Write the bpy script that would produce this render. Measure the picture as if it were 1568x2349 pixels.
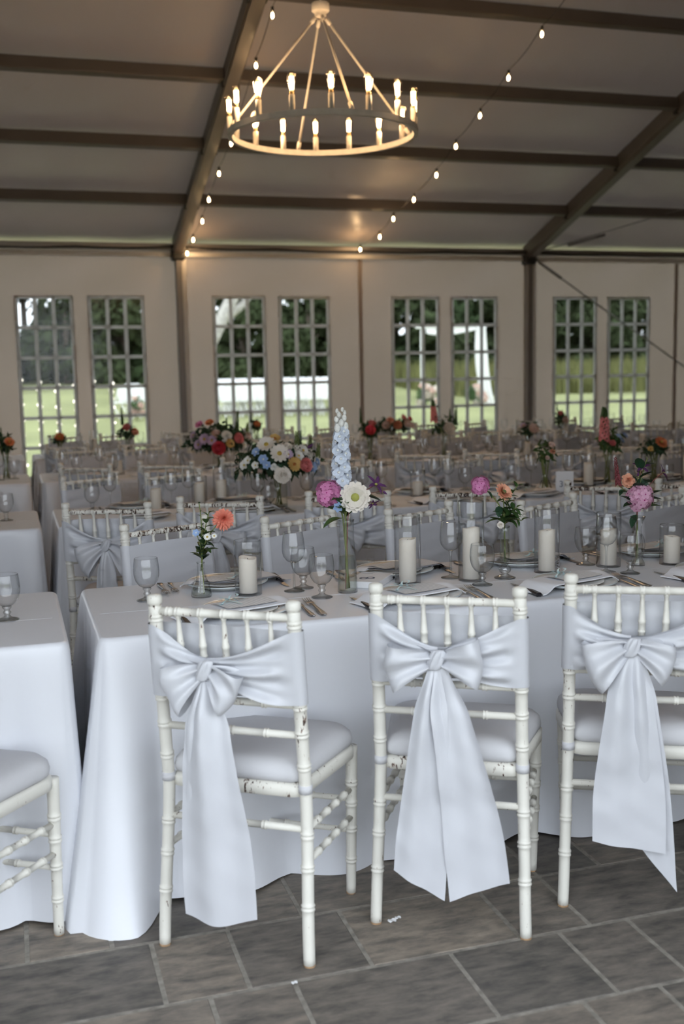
import bpy, math, random
import numpy as np
from mathutils import Vector, Matrix, Quaternion

for o in list(bpy.data.objects):
    bpy.data.objects.remove(o, do_unlink=True)
SC = bpy.context.scene
COL = SC.collection
PI = math.pi
rad = math.radians

# ------------------------------------------------------------------ camera
F_PX, PITCH, ROLL, YAW, CAM_H = 2474.0, 0.1257, 0.01996, 0.2971, 1.445
fw = Vector((math.sin(YAW) * math.cos(PITCH), math.cos(YAW) * math.cos(PITCH), -math.sin(PITCH)))
rt = Vector((math.cos(YAW), -math.sin(YAW), 0))
dn = fw.cross(rt)
r2 = rt * math.cos(ROLL) + dn * math.sin(ROLL)
d2 = rt * -math.sin(ROLL) + dn * math.cos(ROLL)
cam = bpy.data.cameras.new('camera')
cam.sensor_fit = 'VERTICAL'
cam.sensor_height = 36.0
cam.sensor_width = 36.0 * 1568 / 2349
cam.lens = F_PX / 2349 * 36.0
cam.clip_start, cam.clip_end = 0.05, 400
cam.dof.use_dof = True
cam.dof.focus_distance = 3.55
cam.dof.aperture_fstop = 2.6
cam.dof.aperture_blades = 9
camo = bpy.data.objects.new('camera', cam)
COL.objects.link(camo)
M = Matrix((r2, -d2, -fw)).transposed().to_4x4()
M.translation = (0, 0, CAM_H)
camo.matrix_world = M
SC.camera = camo

# ------------------------------------------------------------------ world, exposure
wd = bpy.data.worlds.new('overcast_sky')
SC.world = wd
wd.use_nodes = True
wnt = wd.node_tree
wnt.nodes['Background'].inputs[0].default_value = (0.86, 0.93, 1.0, 1)
wnt.nodes['Background'].inputs[1].default_value = 1.0
SC.view_settings.view_transform = 'Standard'
SC.view_settings.look = 'None'
SC.view_settings.exposure = 1.63
SC.view_settings.gamma = 1.0
SC.view_settings.use_curve_mapping = False
cy = SC.cycles
cy.use_denoising = True
cy.use_adaptive_sampling = True
cy.adaptive_threshold = 0.07
cy.adaptive_min_samples = 12
cy.max_bounces = 8
cy.diffuse_bounces = 4
cy.glossy_bounces = 2
cy.transmission_bounces = 4
cy.transparent_max_bounces = 20
cy.caustics_reflective = False
cy.caustics_refractive = False
cy.sample_clamp_indirect = 4.0

# ------------------------------------------------------------------ materials
MAT = {}


def newmat(name):
    m = bpy.data.materials.new(name)
    m.use_nodes = True
    MAT[name] = m
    return m, m.node_tree, m.node_tree.nodes['Principled BSDF']


def pm(name, col, rough=0.6, spec=0.4, metal=0.0, var=0.0, scale=8.0, bump=0.0, bscale=60.0, sheen=0.0, trans=0.0):
    """plain principled material, optional noise colour variation, bump and translucency"""
    m, nt, b = newmat(name)
    b.inputs['Base Color'].default_value = (*col, 1)
    b.inputs['Roughness'].default_value = rough
    b.inputs['Specular IOR Level'].default_value = spec
    b.inputs['Metallic'].default_value = metal
    if sheen:
        b.inputs['Sheen Weight'].default_value = sheen
        b.inputs['Sheen Roughness'].default_value = 0.4
    tc = nt.nodes.new('ShaderNodeTexCoord')
    if var:
        n = nt.nodes.new('ShaderNodeTexNoise')
        n.inputs['Scale'].default_value = scale
        n.inputs['Detail'].default_value = 4
        nt.links.new(tc.outputs['Object'], n.inputs['Vector'])
        r = nt.nodes.new('ShaderNodeMapRange')
        r.inputs[1].default_value, r.inputs[2].default_value = 0.3, 0.7
        r.inputs[3].default_value, r.inputs[4].default_value = 1 - var, 1 + var
        nt.links.new(n.outputs['Fac'], r.inputs[0])
        mx = nt.nodes.new('ShaderNodeVectorMath')
        mx.operation = 'SCALE'
        mx.inputs[0].default_value = col
        nt.links.new(r.outputs[0], mx.inputs['Scale'])
        nt.links.new(mx.outputs[0], b.inputs['Base Color'])
    if bump:
        n = nt.nodes.new('ShaderNodeTexNoise')
        n.inputs['Scale'].default_value = bscale
        n.inputs['Detail'].default_value = 3
        nt.links.new(tc.outputs['Object'], n.inputs['Vector'])
        bp = nt.nodes.new('ShaderNodeBump')
        bp.inputs['Strength'].default_value = bump
        bp.inputs['Distance'].default_value = 0.01
        nt.links.new(n.outputs['Fac'], bp.inputs['Height'])
        nt.links.new(bp.outputs[0], b.inputs['Normal'])
    if trans:
        t = nt.nodes.new('ShaderNodeBsdfTranslucent')
        t.inputs[0].default_value = (*col, 1)
        mix = nt.nodes.new('ShaderNodeMixShader')
        mix.inputs[0].default_value = trans
        out = nt.nodes['Material Output']
        nt.links.new(b.outputs[0], mix.inputs[1])
        nt.links.new(t.outputs[0], mix.inputs[2])
        nt.links.new(mix.outputs[0], out.inputs[0])
    return m


def emat(name, col, strength):
    m, nt, b = newmat(name)
    b.inputs['Base Color'].default_value = (*col, 1)
    b.inputs['Emission Color'].default_value = (*col, 1)
    b.inputs['Emission Strength'].default_value = strength
    return m


def glassmat(name, tint=(0.97, 0.98, 0.98), edge=(0.55, 0.57, 0.58), rough=0.02, gloss=1.0, ior=1.45):
    """thin glass: clear straight through, darker and more mirror-like at grazing angles"""
    m = bpy.data.materials.new(name)
    m.use_nodes = True
    MAT[name] = m
    nt = m.node_tree
    nt.nodes.clear()
    out = nt.nodes.new('ShaderNodeOutputMaterial')
    lw = nt.nodes.new('ShaderNodeLayerWeight')
    lw.inputs[0].default_value = 0.5
    cm = nt.nodes.new('ShaderNodeMix')
    cm.data_type = 'RGBA'
    cm.inputs[6].default_value = (*tint, 1)
    cm.inputs[7].default_value = (*edge, 1)
    p2 = nt.nodes.new('ShaderNodeMath')
    p2.operation = 'POWER'
    p2.inputs[1].default_value = 2.0
    nt.links.new(lw.outputs['Facing'], p2.inputs[0])
    nt.links.new(p2.outputs[0], cm.inputs[0])
    tr = nt.nodes.new('ShaderNodeBsdfTransparent')
    nt.links.new(cm.outputs[2], tr.inputs[0])
    gl = nt.nodes.new('ShaderNodeBsdfGlossy')
    gl.inputs['Roughness'].default_value = rough
    gl.inputs[0].default_value = (gloss, gloss, gloss, 1)
    pw = nt.nodes.new('ShaderNodeMath')
    pw.operation = 'POWER'
    pw.inputs[1].default_value = 3.2
    nt.links.new(lw.outputs['Facing'], pw.inputs[0])
    fr = nt.nodes.new('ShaderNodeMapRange')
    fr.inputs[3].default_value, fr.inputs[4].default_value = 2.0 * (ior - 1) ** 2 / (ior + 1) ** 2, 0.5
    nt.links.new(pw.outputs[0], fr.inputs[0])
    mix = nt.nodes.new('ShaderNodeMixShader')
    nt.links.new(fr.outputs[0], mix.inputs[0])
    nt.links.new(tr.outputs[0], mix.inputs[1])
    nt.links.new(gl.outputs[0], mix.inputs[2])
    nt.links.new(mix.outputs[0], out.inputs[0])
    return m


def solidglass(name, col=(0.98, 0.99, 0.99), ior=1.45):
    m, nt, b = newmat(name)
    b.inputs['Base Color'].default_value = (*col, 1)
    b.inputs['Roughness'].default_value = 0.02
    b.inputs['IOR'].default_value = ior
    b.inputs['Transmission Weight'].default_value = 1.0
    return m


# fabrics
pm('sash_satin', (0.57, 0.58, 0.62), 0.33, 0.5, bump=0.06, bscale=14, sheen=0.1)
pm('table_linen', (0.76, 0.775, 0.825), 0.34, 0.5, bump=0.04, bscale=9, sheen=0.1)
pm('cushion_cloth', (0.60, 0.60, 0.625), 0.75, 0.2, bump=0.06, bscale=40)
pm('napkin_cloth', (0.84, 0.85, 0.89), 0.7, 0.2, bump=0.08, bscale=30)
pm('ribbon_aqua', (0.60, 0.80, 0.84), 0.4, 0.4)
pm('tent_wall_fabric', (0.505, 0.42, 0.36), 0.45, 0.4, var=0.05, scale=1.3, bump=0.35, bscale=2.5, trans=0.22)
pm('tent_roof_fabric', (0.48, 0.415, 0.37), 0.36, 0.5, var=0.05, scale=0.7, bump=0.05, bscale=2, trans=0.03)
pm('valance_white', (0.84, 0.80, 0.76), 0.5, 0.4, trans=0.15)
pm('tent_side_fabric', (0.48, 0.42, 0.38), 0.5, 0.3, var=0.05, scale=1.3, bump=0.3, bscale=2.5)  # opaque, darker cloth for the unseen walls, holds down light inside
pm('frame_metal', (0.16, 0.14, 0.13), 0.45, 0.5, metal=0.25, var=0.06, scale=3)
pm('post_metal', (0.27, 0.25, 0.24), 0.4, 0.5, metal=0.4)
pm('post_strip', (0.74, 0.70, 0.66), 0.5, 0.4)
pm('black_metal', (0.03, 0.03, 0.03), 0.5, 0.4)
pm('cable_steel', (0.25, 0.24, 0.23), 0.4, 0.5, metal=0.7)
pm('muntin_white', (0.72, 0.72, 0.72), 0.6, 0.3, trans=0.42)
# metal / china / paper
pm('steel', (0.52, 0.52, 0.53), 0.32, 0.5, metal=1.0)
pm('knife_black', (0.015, 0.013, 0.018), 0.35, 0.5)
pm('china', (0.86, 0.86, 0.84), 0.18, 0.5)
pm('china_rim', (0.66, 0.72, 0.74), 0.2, 0.5)
pm('paper', (0.82, 0.82, 0.84), 0.7, 0.2)
pm('ink_blue', (0.09, 0.11, 0.17), 0.7, 0.2)
pm('chandelier_white', (0.80, 0.75, 0.70), 0.55, 0.35, var=0.08, scale=20)
pm('wax', (0.91, 0.84, 0.74), 0.5, 0.35, trans=0.12)
pm('wick', (0.10, 0.07, 0.05), 0.9, 0.1)
pm('brass', (0.55, 0.40, 0.20), 0.35, 0.5, metal=0.9)
# lights
emat('filament', (1.0, 0.62, 0.26), 26.0)
emat('festoon_glow', (1.0, 0.70, 0.36), 16.0)
emat('fairy_glow', (1.0, 0.93, 0.80), 1.1)
# glass
glassmat('glass', (0.98, 0.985, 0.985), (0.42, 0.44, 0.46))
glassmat('glass_green', (0.965, 0.98, 0.965), (0.52, 0.57, 0.53))
glassmat('bulb_glass', (0.98, 0.95, 0.90), (0.80, 0.68, 0.52))
glassmat('vinyl_pane', (0.965, 0.97, 0.965), (0.75, 0.75, 0.75), rough=0.12, gloss=0.3, ior=1.35)
glassmat('glass_solid', (0.93, 0.94, 0.94), (0.38, 0.40, 0.41), ior=1.55)
glassmat('water', (0.95, 0.96, 0.93), (0.62, 0.65, 0.6), ior=1.2)
# plants
pm('leaf_green', (0.055, 0.115, 0.035), 0.5, 0.35, var=0.35, scale=30, trans=0.2)
pm('leaf_dark', (0.022, 0.060, 0.030), 0.5, 0.35, var=0.35, scale=30, trans=0.15)
pm('leaf_light', (0.17, 0.22, 0.08), 0.5, 0.35, var=0.3, scale=30, trans=0.2)
pm('stem_green', (0.16, 0.19, 0.06), 0.5, 0.35)
pm('stem_red', (0.20, 0.05, 0.05), 0.5, 0.35)
for nm, c in dict(coral=(0.88, 0.33, 0.24), peach=(0.86, 0.47, 0.32), cream=(0.88, 0.83, 0.76), blush=(0.86, 0.70, 0.63),
                  pink=(0.66, 0.25, 0.47), rose=(0.80, 0.13, 0.17), orange=(0.74, 0.28, 0.13), blue=(0.36, 0.50, 0.76),
                  paleblue=(0.70, 0.76, 0.86), purple=(0.12, 0.045, 0.14), yellow=(0.62, 0.45, 0.10), gold=(0.66, 0.45, 0.16),
                  white=(0.86, 0.86, 0.82), mauve=(0.55, 0.42, 0.58), magenta=(0.42, 0.02, 0.20), rust=(0.45, 0.16, 0.05), wine=(0.24, 0.06, 0.07),
                  palepink=(0.80, 0.46, 0.63), bud=(0.45, 0.46, 0.12), salmon=(0.82, 0.30, 0.30)).items():
    pm('petal_' + nm, c, 0.6, 0.2, var=0.14, scale=45, trans=0.22)
# outdoors
pm('lawn_grass', (0.255, 0.27, 0.132), 0.9, 0.1, var=0.25, scale=0.35)
pm('tree_leaves', (0.040, 0.060, 0.028), 0.9, 0.03, var=0.5, scale=0.8, trans=0.2)
pm('tree_leaves_pale', (0.050, 0.066, 0.032), 0.9, 0.03, var=0.5, scale=0.8, trans=0.2)
pm('bark', (0.13, 0.105, 0.085), 0.9, 0.1, var=0.3, scale=6)
pm('birch_bark', (0.42, 0.40, 0.37), 0.8, 0.1, var=0.3, scale=6)
pm('meadow_grass', (0.15, 0.155, 0.06), 0.9, 0.1, var=0.4, scale=1.5)
pm('outdoor_white', (0.86, 0.86, 0.86), 0.6, 0.3)
pm('outdoor_drape', (0.85, 0.85, 0.86), 0.7, 0.2, trans=0.2)


def chair_paint(name='chair_paint', lo=0.90):
    m, nt, b = newmat(name)
    tc = nt.nodes.new('ShaderNodeTexCoord')
    oi = nt.nodes.new('ShaderNodeObjectInfo')
    off = nt.nodes.new('ShaderNodeVectorMath')
    off.operation = 'MULTIPLY_ADD'
    off.inputs[1].default_value = (1, 1, 0.28)
    comb = nt.nodes.new('ShaderNodeCombineXYZ')
    mul = nt.nodes.new('ShaderNodeMath')
    mul.operation = 'MULTIPLY'
    mul.inputs[1].default_value = 37.0
    nt.links.new(oi.outputs['Random'], mul.inputs[0])
    nt.links.new(mul.outputs[0], comb.inputs[0])
    nt.links.new(mul.outputs[0], comb.inputs[2])
    nt.links.new(tc.outputs['Object'], off.inputs[0])
    nt.links.new(comb.outputs[0], off.inputs[2])
    n = nt.nodes.new('ShaderNodeTexNoise')
    n.inputs['Scale'].default_value = 130
    n.inputs['Detail'].default_value = 5
    n.inputs['Roughness'].default_value = 0.62
    nt.links.new(off.outputs[0], n.inputs['Vector'])
    n2 = nt.nodes.new('ShaderNodeTexNoise')
    n2.inputs['Scale'].default_value = 9
    nt.links.new(off.outputs[0], n2.inputs['Vector'])
    add = nt.nodes.new('ShaderNodeMath')
    add.operation = 'MULTIPLY_ADD'
    add.inputs[1].default_value = 0.45
    nt.links.new(n2.outputs['Fac'], add.inputs[0])
    nt.links.new(n.outputs['Fac'], add.inputs[2])
    ramp = nt.nodes.new('ShaderNodeValToRGB')
    e = ramp.color_ramp.elements
    e[0].position, e[0].color = 0.0, (0.76, 0.745, 0.69, 1)
    e[1].position, e[1].color = lo, (0.74, 0.72, 0.66, 1)
    a = ramp.color_ramp.elements.new(lo + 0.015)
    a.color = (0.22, 0.12, 0.08, 1)
    a2 = ramp.color_ramp.elements.new(lo + 0.055)
    a2.color = (0.05, 0.035, 0.03, 1)
    nt.links.new(add.outputs[0], ramp.inputs[0])
    nt.links.new(ramp.outputs[0], b.inputs['Base Color'])
    b.inputs['Roughness'].default_value = 0.45
    b.inputs['Specular IOR Level'].default_value = 0.4


chair_paint()
chair_paint('chair_paint_worn', 0.765)
pm('chair_knot_wear', (0.50, 0.42, 0.36), 0.5, 0.4)
pm('foot_wear', (0.36, 0.23, 0.13), 0.7, 0.2, var=0.3, scale=60)


def stone_mat(name, mode):
    """slate paving; the per-piece tone comes from the piece itself, or from a brick pattern far away"""
    m, nt, b = newmat(name)
    geo = nt.nodes.new('ShaderNodeNewGeometry')
    mp = nt.nodes.new('ShaderNodeMapping')
    mp.inputs['Scale'].default_value = (1.0, 2.8, 1.0)
    nt.links.new(geo.outputs['Position'], mp.inputs[0])
    n = nt.nodes.new('ShaderNodeTexNoise')
    n.inputs['Scale'].default_value = 10
    n.inputs['Detail'].default_value = 8
    n.inputs['Roughness'].default_value = 0.68
    n.inputs['Distortion'].default_value = 0.15
    nt.links.new(mp.outputs[0], n.inputs['Vector'])
    ramp = nt.nodes.new('ShaderNodeValToRGB')
    e = ramp.color_ramp.elements
    e[0].position, e[0].color = 0.32, (0.075, 0.071, 0.066, 1)
    e[1].position, e[1].color = 0.72, (0.245, 0.216, 0.184, 1)
    k = ramp.color_ramp.elements.new(0.5)
    k.color = (0.153, 0.138, 0.121, 1)
    nt.links.new(n.outputs['Fac'], ramp.inputs[0])
    tone = nt.nodes.new('ShaderNodeValToRGB')
    e = tone.color_ramp.elements
    e[0].position, e[0].color = 0.0, (0.78, 0.78, 0.79, 1)
    e[1].position, e[1].color = 1.0, (1.42, 1.34, 1.26, 1)
    k = tone.color_ramp.elements.new(0.5)
    k.color = (1.05, 1.02, 1.0, 1)
    if mode == 'piece':
        oi = nt.nodes.new('ShaderNodeObjectInfo')
        nt.links.new(oi.outputs['Random'], tone.inputs[0])
    else:
        bk = nt.nodes.new('ShaderNodeTexBrick')
        bk.inputs['Scale'].default_value = 1.0
        bk.inputs['Brick Width'].default_value = 0.3
        bk.inputs['Row Height'].default_value = 0.295
        bk.inputs['Mortar Size'].default_value = 0.006
        bk.inputs['Color1'].default_value = (0.1, 0.1, 0.1, 1)
        bk.inputs['Color2'].default_value = (0.9, 0.9, 0.9, 1)
        bk.inputs['Mortar'].default_value = (0.5, 0.5, 0.5, 1)
        nt.links.new(geo.outputs['Position'], bk.inputs['Vector'])
        nt.links.new(bk.outputs['Color'], tone.inputs[0])
    mul = nt.nodes.new('ShaderNodeVectorMath')
    mul.operation = 'MULTIPLY'
    nt.links.new(ramp.outputs[0], mul.inputs[0])
    nt.links.new(tone.outputs[0], mul.inputs[1])
    nt.links.new(mul.outputs[0], b.inputs['Base Color'])
    b.inputs['Roughness'].default_value = 0.6
    b.inputs['Specular IOR Level'].default_value = 0.35
    bp = nt.nodes.new('ShaderNodeBump')
    bp.inputs['Strength'].default_value = 0.35
    bp.inputs['Distance'].default_value = 0.006
    nt.links.new(n.outputs['Fac'], bp.inputs['Height'])
    nt.links.new(bp.outputs[0], b.inputs['Normal'])


stone_mat('slate_piece', 'piece')
stone_mat('slate_far', 'brick')
pm('joint_sand', (0.27, 0.25, 0.22), 0.9, 0.1, var=0.25, scale=40)


def printed_card():
    m, nt, b = newmat('printed_menu')
    tc = nt.nodes.new('ShaderNodeTexCoord')
    w = nt.nodes.new('ShaderNodeTexWave')
    w.bands_direction = 'Y'
    w.inputs['Scale'].default_value = 26
    w.inputs['Distortion'].default_value = 0.4
    nt.links.new(tc.outputs['Object'], w.inputs['Vector'])
    r = nt.nodes.new('ShaderNodeValToRGB')
    e = r.color_ramp.elements
    e[0].position, e[0].color = 0.72, (0.80, 0.80, 0.81, 1)
    e[1].position, e[1].color = 0.86, (0.60, 0.61, 0.63, 1)
    nt.links.new(w.outputs['Fac'], r.inputs[0])
    nt.links.new(r.outputs[0], b.inputs['Base Color'])
    b.inputs['Roughness'].default_value = 0.7


printed_card()


# ------------------------------------------------------------------ mesh helpers
class MB:
    def __init__(s):
        s.v, s.f, s.flat = [], [], set()

    def add(s, vs, fs, flat=False):
        o = len(s.v)
        s.v += [tuple(p) for p in vs]
        k = len(s.f)
        s.f += [tuple(i + o for i in q) for q in fs]
        if flat:
            s.flat.update(range(k, len(s.f)))
        return s

    def box(s, c, d, rz=0.0):
        x, y, z = (k / 2 for k in d)
        vs = []
        ca, sa = math.cos(rz), math.sin(rz)
        for a in ((-x, -y, -z), (x, -y, -z), (x, y, -z), (-x, y, -z), (-x, -y, z), (x, -y, z), (x, y, z), (-x, y, z)):
            vs.append((c[0] + a[0] * ca - a[1] * sa, c[1] + a[0] * sa + a[1] * ca, c[2] + a[2]))
        return s.add(vs, [(0, 3, 2, 1), (4, 5, 6, 7), (0, 1, 5, 4), (1, 2, 6, 5), (2, 3, 7, 6), (3, 0, 4, 7)], True)

    def bbox(s, c, d, b=0.004):
        """box with chamfered edges"""
        x, y, z = (k / 2 for k in d)
        vs, idx = [], {}
        for sx in (-1, 1):
            for sy in (-1, 1):
                for sz in (-1, 1):
                    for ax in range(3):
                        p = [sx * (x - b), sy * (y - b), sz * (z - b)]
                        p[ax] = (sx * x, sy * y, sz * z)[ax]
                        idx[sx, sy, sz, ax] = len(vs)
                        vs.append((c[0] + p[0], c[1] + p[1], c[2] + p[2]))
        fs = []
        S = (-1, 1)
        for ax in range(3):
            o1, o2 = (ax + 1) % 3, (ax + 2) % 3

            def key(a, b1, b2):
                k = [0, 0, 0]
                k[ax], k[o1], k[o2] = a, b1, b2
                return tuple(k)
            for a in S:
                q = [idx[key(a, *t) + (ax,)] for t in ((-1, -1), (1, -1), (1, 1), (-1, 1))]
                fs.append(tuple(q if a > 0 else q[::-1]))
            for b1 in S:
                for b2 in S:
                    fs.append((idx[key(-1, b1, b2) + (o1,)], idx[key(1, b1, b2) + (o1,)], idx[key(1, b1, b2) + (o2,)], idx[key(-1, b1, b2) + (o2,)]))
        for sx in S:
            for sy in S:
                for sz in S:
                    fs.append(tuple(idx[sx, sy, sz, a] for a in range(3)))
        return s.add(vs, fs, True)

    def tube(s, pts, r, n=8, cap=True):
        P = [Vector(p) for p in pts]
        R = r if hasattr(r, '__len__') else [r] * len(P)
        vs, fs = [], []
        t0 = (P[1] - P[0]).normalized()
        u = t0.orthogonal().normalized()
        for i, p in enumerate(P):
            t = (P[min(i + 1, len(P) - 1)] - P[max(i - 1, 0)])
            t = t.normalized() if t.length > 1e-9 else t0
            u = (u - t * u.dot(t)).normalized()
            w = t.cross(u)
            for k in range(n):
                a = 2 * PI * k / n
                vs.append(p + (u * math.cos(a) + w * math.sin(a)) * R[i])
        for i in range(len(P) - 1):
            for k in range(n):
                k2 = (k + 1) % n
                fs.append((i * n + k, i * n + k2, (i + 1) * n + k2, (i + 1) * n + k))
        if cap:
            fs.append(tuple(range(n))[::-1])
            fs.append(tuple(range((len(P) - 1) * n, len(P) * n)))
        return s.add(vs, fs)

    def lathe(s, prof, n=24, c=(0, 0, 0)):
        vs, fs = [], []
        for r, z in prof:
            for k in range(n):
                a = 2 * PI * k / n
                vs.append((c[0] + r * math.cos(a), c[1] + r * math.sin(a), c[2] + z))
        for i in range(len(prof) - 1):
            for k in range(n):
                k2 = (k + 1) % n
                fs.append((i * n + k, i * n + k2, (i + 1) * n + k2, (i + 1) * n + k))
        if prof[0][0] > 1e-6:
            pass
        return s.add(vs, fs)

    def grid(s, nu, nv, fn, closeu=False):
        vs = [fn(i / (nu if closeu else nu - 1), j / (nv - 1)) for j in range(nv) for i in range(nu)]
        fs = []
        for j in range(nv - 1):
            for i in range(nu if closeu else nu - 1):
                i2 = (i + 1) % nu
                fs.append((j * nu + i, j * nu + i2, (j + 1) * nu + i2, (j + 1) * nu + i))
        return s.add(vs, fs)

    def xf(s, m):
        s.v = [tuple(m @ Vector(p)) for p in s.v]
        return s

    def mesh(s, name, mat, smooth=True):
        me = bpy.data.meshes.new(name)
        me.from_pydata(s.v, [], s.f)
        me.materials.append(MAT[mat])
        if smooth:
            fl = [i not in s.flat for i in range(len(me.polygons))]
            me.polygons.foreach_set('use_smooth', fl)
        me.update()
        return me


def link(name, me, parent=None, loc=(0, 0, 0), rot=None, scale=None):
    o = bpy.data.objects.new(name, me)
    COL.objects.link(o)
    if parent is not None:
        o.parent = parent
    o.location = loc
    if rot is not None:
        if isinstance(rot, Quaternion):
            o.rotation_mode = 'QUATERNION'
            o.rotation_quaternion = rot
        else:
            o.rotation_euler = rot
    if scale is not None:
        o.scale = (scale,) * 3 if not hasattr(scale, '__len__') else scale
    return o


def part(name, mb, mat, parent, smooth=True, **k):
    return link(name, mb.mesh(name, mat, smooth), parent, **k)


def tag(o, label=None, cat=None, group=None, kind=None):
    for k, v in (('label', label), ('category', cat), ('group', group), ('kind', kind)):
        if v:
            o[k] = v
    return o


def thing(name, label, cat, loc=(0, 0, 0), rz=0.0, group=None):
    return tag(link(name, None, None, loc, (0, 0, rz)), label, cat, group)


def children(o, cache={}):
    return cache.setdefault(o.name, [c for c in o.children])


def clone(src, loc, rz=0.0, label=None, group=None, scale=None):
    c = src.copy()
    COL.objects.link(c)
    c.location = loc
    c.rotation_euler = (0, 0, rz)
    if scale:
        c.scale = (scale,) * 3 if not hasattr(scale, '__len__') else scale
    if label:
        c['label'] = label
    if group:
        c['group'] = group
    elif 'group' in c and group == '':
        del c['group']
    for ch in children(src):
        d = ch.copy()
        COL.objects.link(d)
        d.parent = c
        for g in children(ch):
            e = g.copy()
            COL.objects.link(e)
            e.parent = d
    return c


def sm(t):
    t = max(0.0, min(1.0, t))
    return t * t * (3 - 2 * t)


def zto(d):
    return Vector((0, 0, 1)).rotation_difference(Vector(d).normalized())


# ------------------------------------------------------------------ floor
PITCH_Y = 0.295
fl = tag(part('floor', MB().box((4.3, 3.7, -0.06), (26, 19.6, 0.1)), 'slate_far', None), kind='structure')
bed = part('joint_bed', MB().box((0.9, 2.35, -0.006), (6.2, 2.9, 0.012)), 'joint_sand', fl, loc=(0, 0, 0.0075))
tile_cache = {}
rng = random.Random(5)


def tile(x0, x1, y0, y1):
    w, d = x1 - x0 - 0.009, y1 - y0 - 0.009
    key = round(w, 3)
    if key not in tile_cache:
        tile_cache[key] = MB().bbox((0, 0, 0), (w, d, 0.03), 0.003).mesh('paving_stone', 'slate_piece')
    link('paving_stone', tile_cache[key], fl, ((x0 + x1) / 2, (y0 + y1) / 2, -0.006 + rng.uniform(-0.0006, 0.0006)))


known = {0: (2.65, [-0.231, -0.03, 0.178, 0.478, 0.68, 1.078, 1.378, 1.50 + 0.08]),
         1: (2.355, [-0.127, 0.274, 0.473, 0.778, 1.178, 1.378, 1.78]),
         2: (2.06, [-0.026, 0.375, 0.577, 0.979, 1.281, 1.482, 1.88]),
         3: (1.765, [0.385, 0.585, 0.885, 1.185, 1.385, 1.685])}
for row in range(-2, 8):
    if row in known:
        y0, xs = known[row]
        xs = list(xs)
    else:
        y0 = 2.65 - PITCH_Y * row
        xs = [0.2 + 0.1 * rng.randint(0, 3)]
    while xs[-1] < 3.9:
        xs.append(xs[-1] + rng.choice((0.2, 0.3, 0.4)))
    while xs[0] > -2.0:
        xs.insert(0, xs[0] - rng.choice((0.2, 0.3, 0.4)))
    for a, b in zip(xs, xs[1:]):
        tile(a, b, y0, y0 + PITCH_Y)

# ------------------------------------------------------------------ lawn
def gh(y):
    """height of the lawn: level at the tent, rising gently behind it"""
    if y < 14:
        return 0.0
    a = min(y, 31) - 14
    h = 0.52 * (a / 17) ** 1.2
    if y > 31:
        h += (y - 31) * 0.055
    return h


def lawn_pt(u, v):
    x = -90 + 220 * u
    y = -60 + 150 * v
    return (x, y, gh(y) - 0.075 + (0.03 if y > 14 else 0))


tag(part('lawn', MB().grid(12, 151, lawn_pt), 'lawn_grass', None), kind='structure')

# ------------------------------------------------------------------ tent: walls, windows, roof
BAY, X_POST0 = 4.61, 2.03
Y_WALL, Y_NEAR, Y_RIDGE = 13.2, 1.0, 7.1
Z_EAVE, SLOPE = 3.06, 0.318
POSTS = [X_POST0 + BAY * k for k in range(-2, 3)]


def zroof(y):
    return Z_EAVE + SLOPE * (Y_WALL - y if y >= Y_RIDGE else y - Y_NEAR)


PW = BAY / 2
W_OFF = ((0.43, 1.055), (1.255, 1.88))
W_Z0, W_ZT, NROW = 0.32, 2.42, 6
wall = tag(link('wall_back', None), kind='structure')
wrng = np.random.RandomState(3)
PANELS = [X_POST0 + PW * k for k in range(-2, 4)]


def seg(a, b, n):
    return [a + (b - a) * i / n for i in range(n)]


for pi_, px in enumerate(PANELS):
    xs = seg(0, W_OFF[0][0], 5) + seg(*W_OFF[0], 6) + seg(W_OFF[0][1], W_OFF[1][0], 3) + seg(*W_OFF[1], 6) + seg(W_OFF[1][1], PW, 5) + [PW]
    zs = seg(0, W_Z0, 3) + seg(W_Z0, W_ZT, 16) + seg(W_ZT, 3.05, 6) + [3.05]
    ph = wrng.uniform(0, 6, 4)
    vs, fs = [], []
    for z in zs:
        for x in xs:
            e = min(x, PW - x)
            dy = 0.012 * math.sin(2.1 * x + 1.7 * z + ph[0]) + 0.009 * math.sin(5.5 * x - 4.2 * z + ph[1]) * sm(e / 0.2)
            dy += 0.010 * math.sin(9 * (z - 0.4 * x) + ph[2]) * sm((z - 2.42) / 0.2 + 0.2) * sm(e / 0.3)
            vs.append((px + x, Y_WALL + dy * sm(e / 0.08), z))
    nx = len(xs)
    for j in range(len(zs) - 1):
        for i in range(nx - 1):
            xm, zm = (xs[i] + xs[i + 1]) / 2, (zs[j] + zs[j + 1]) / 2
            if W_Z0 < zm < W_ZT and any(a < xm < b for a, b in W_OFF):
                continue
            fs.append((j * nx + i, j * nx + i + 1, (j + 1) * nx + i + 1, (j + 1) * nx + i))
    part('wall_panel', MB().add(vs, fs), 'tent_wall_fabric', wall)
    part('seam_strip', MB().box((px, Y_WALL - 0.018, 1.45), (0.05, 0.008, 2.9)), 'tent_wall_fabric', wall)

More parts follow.
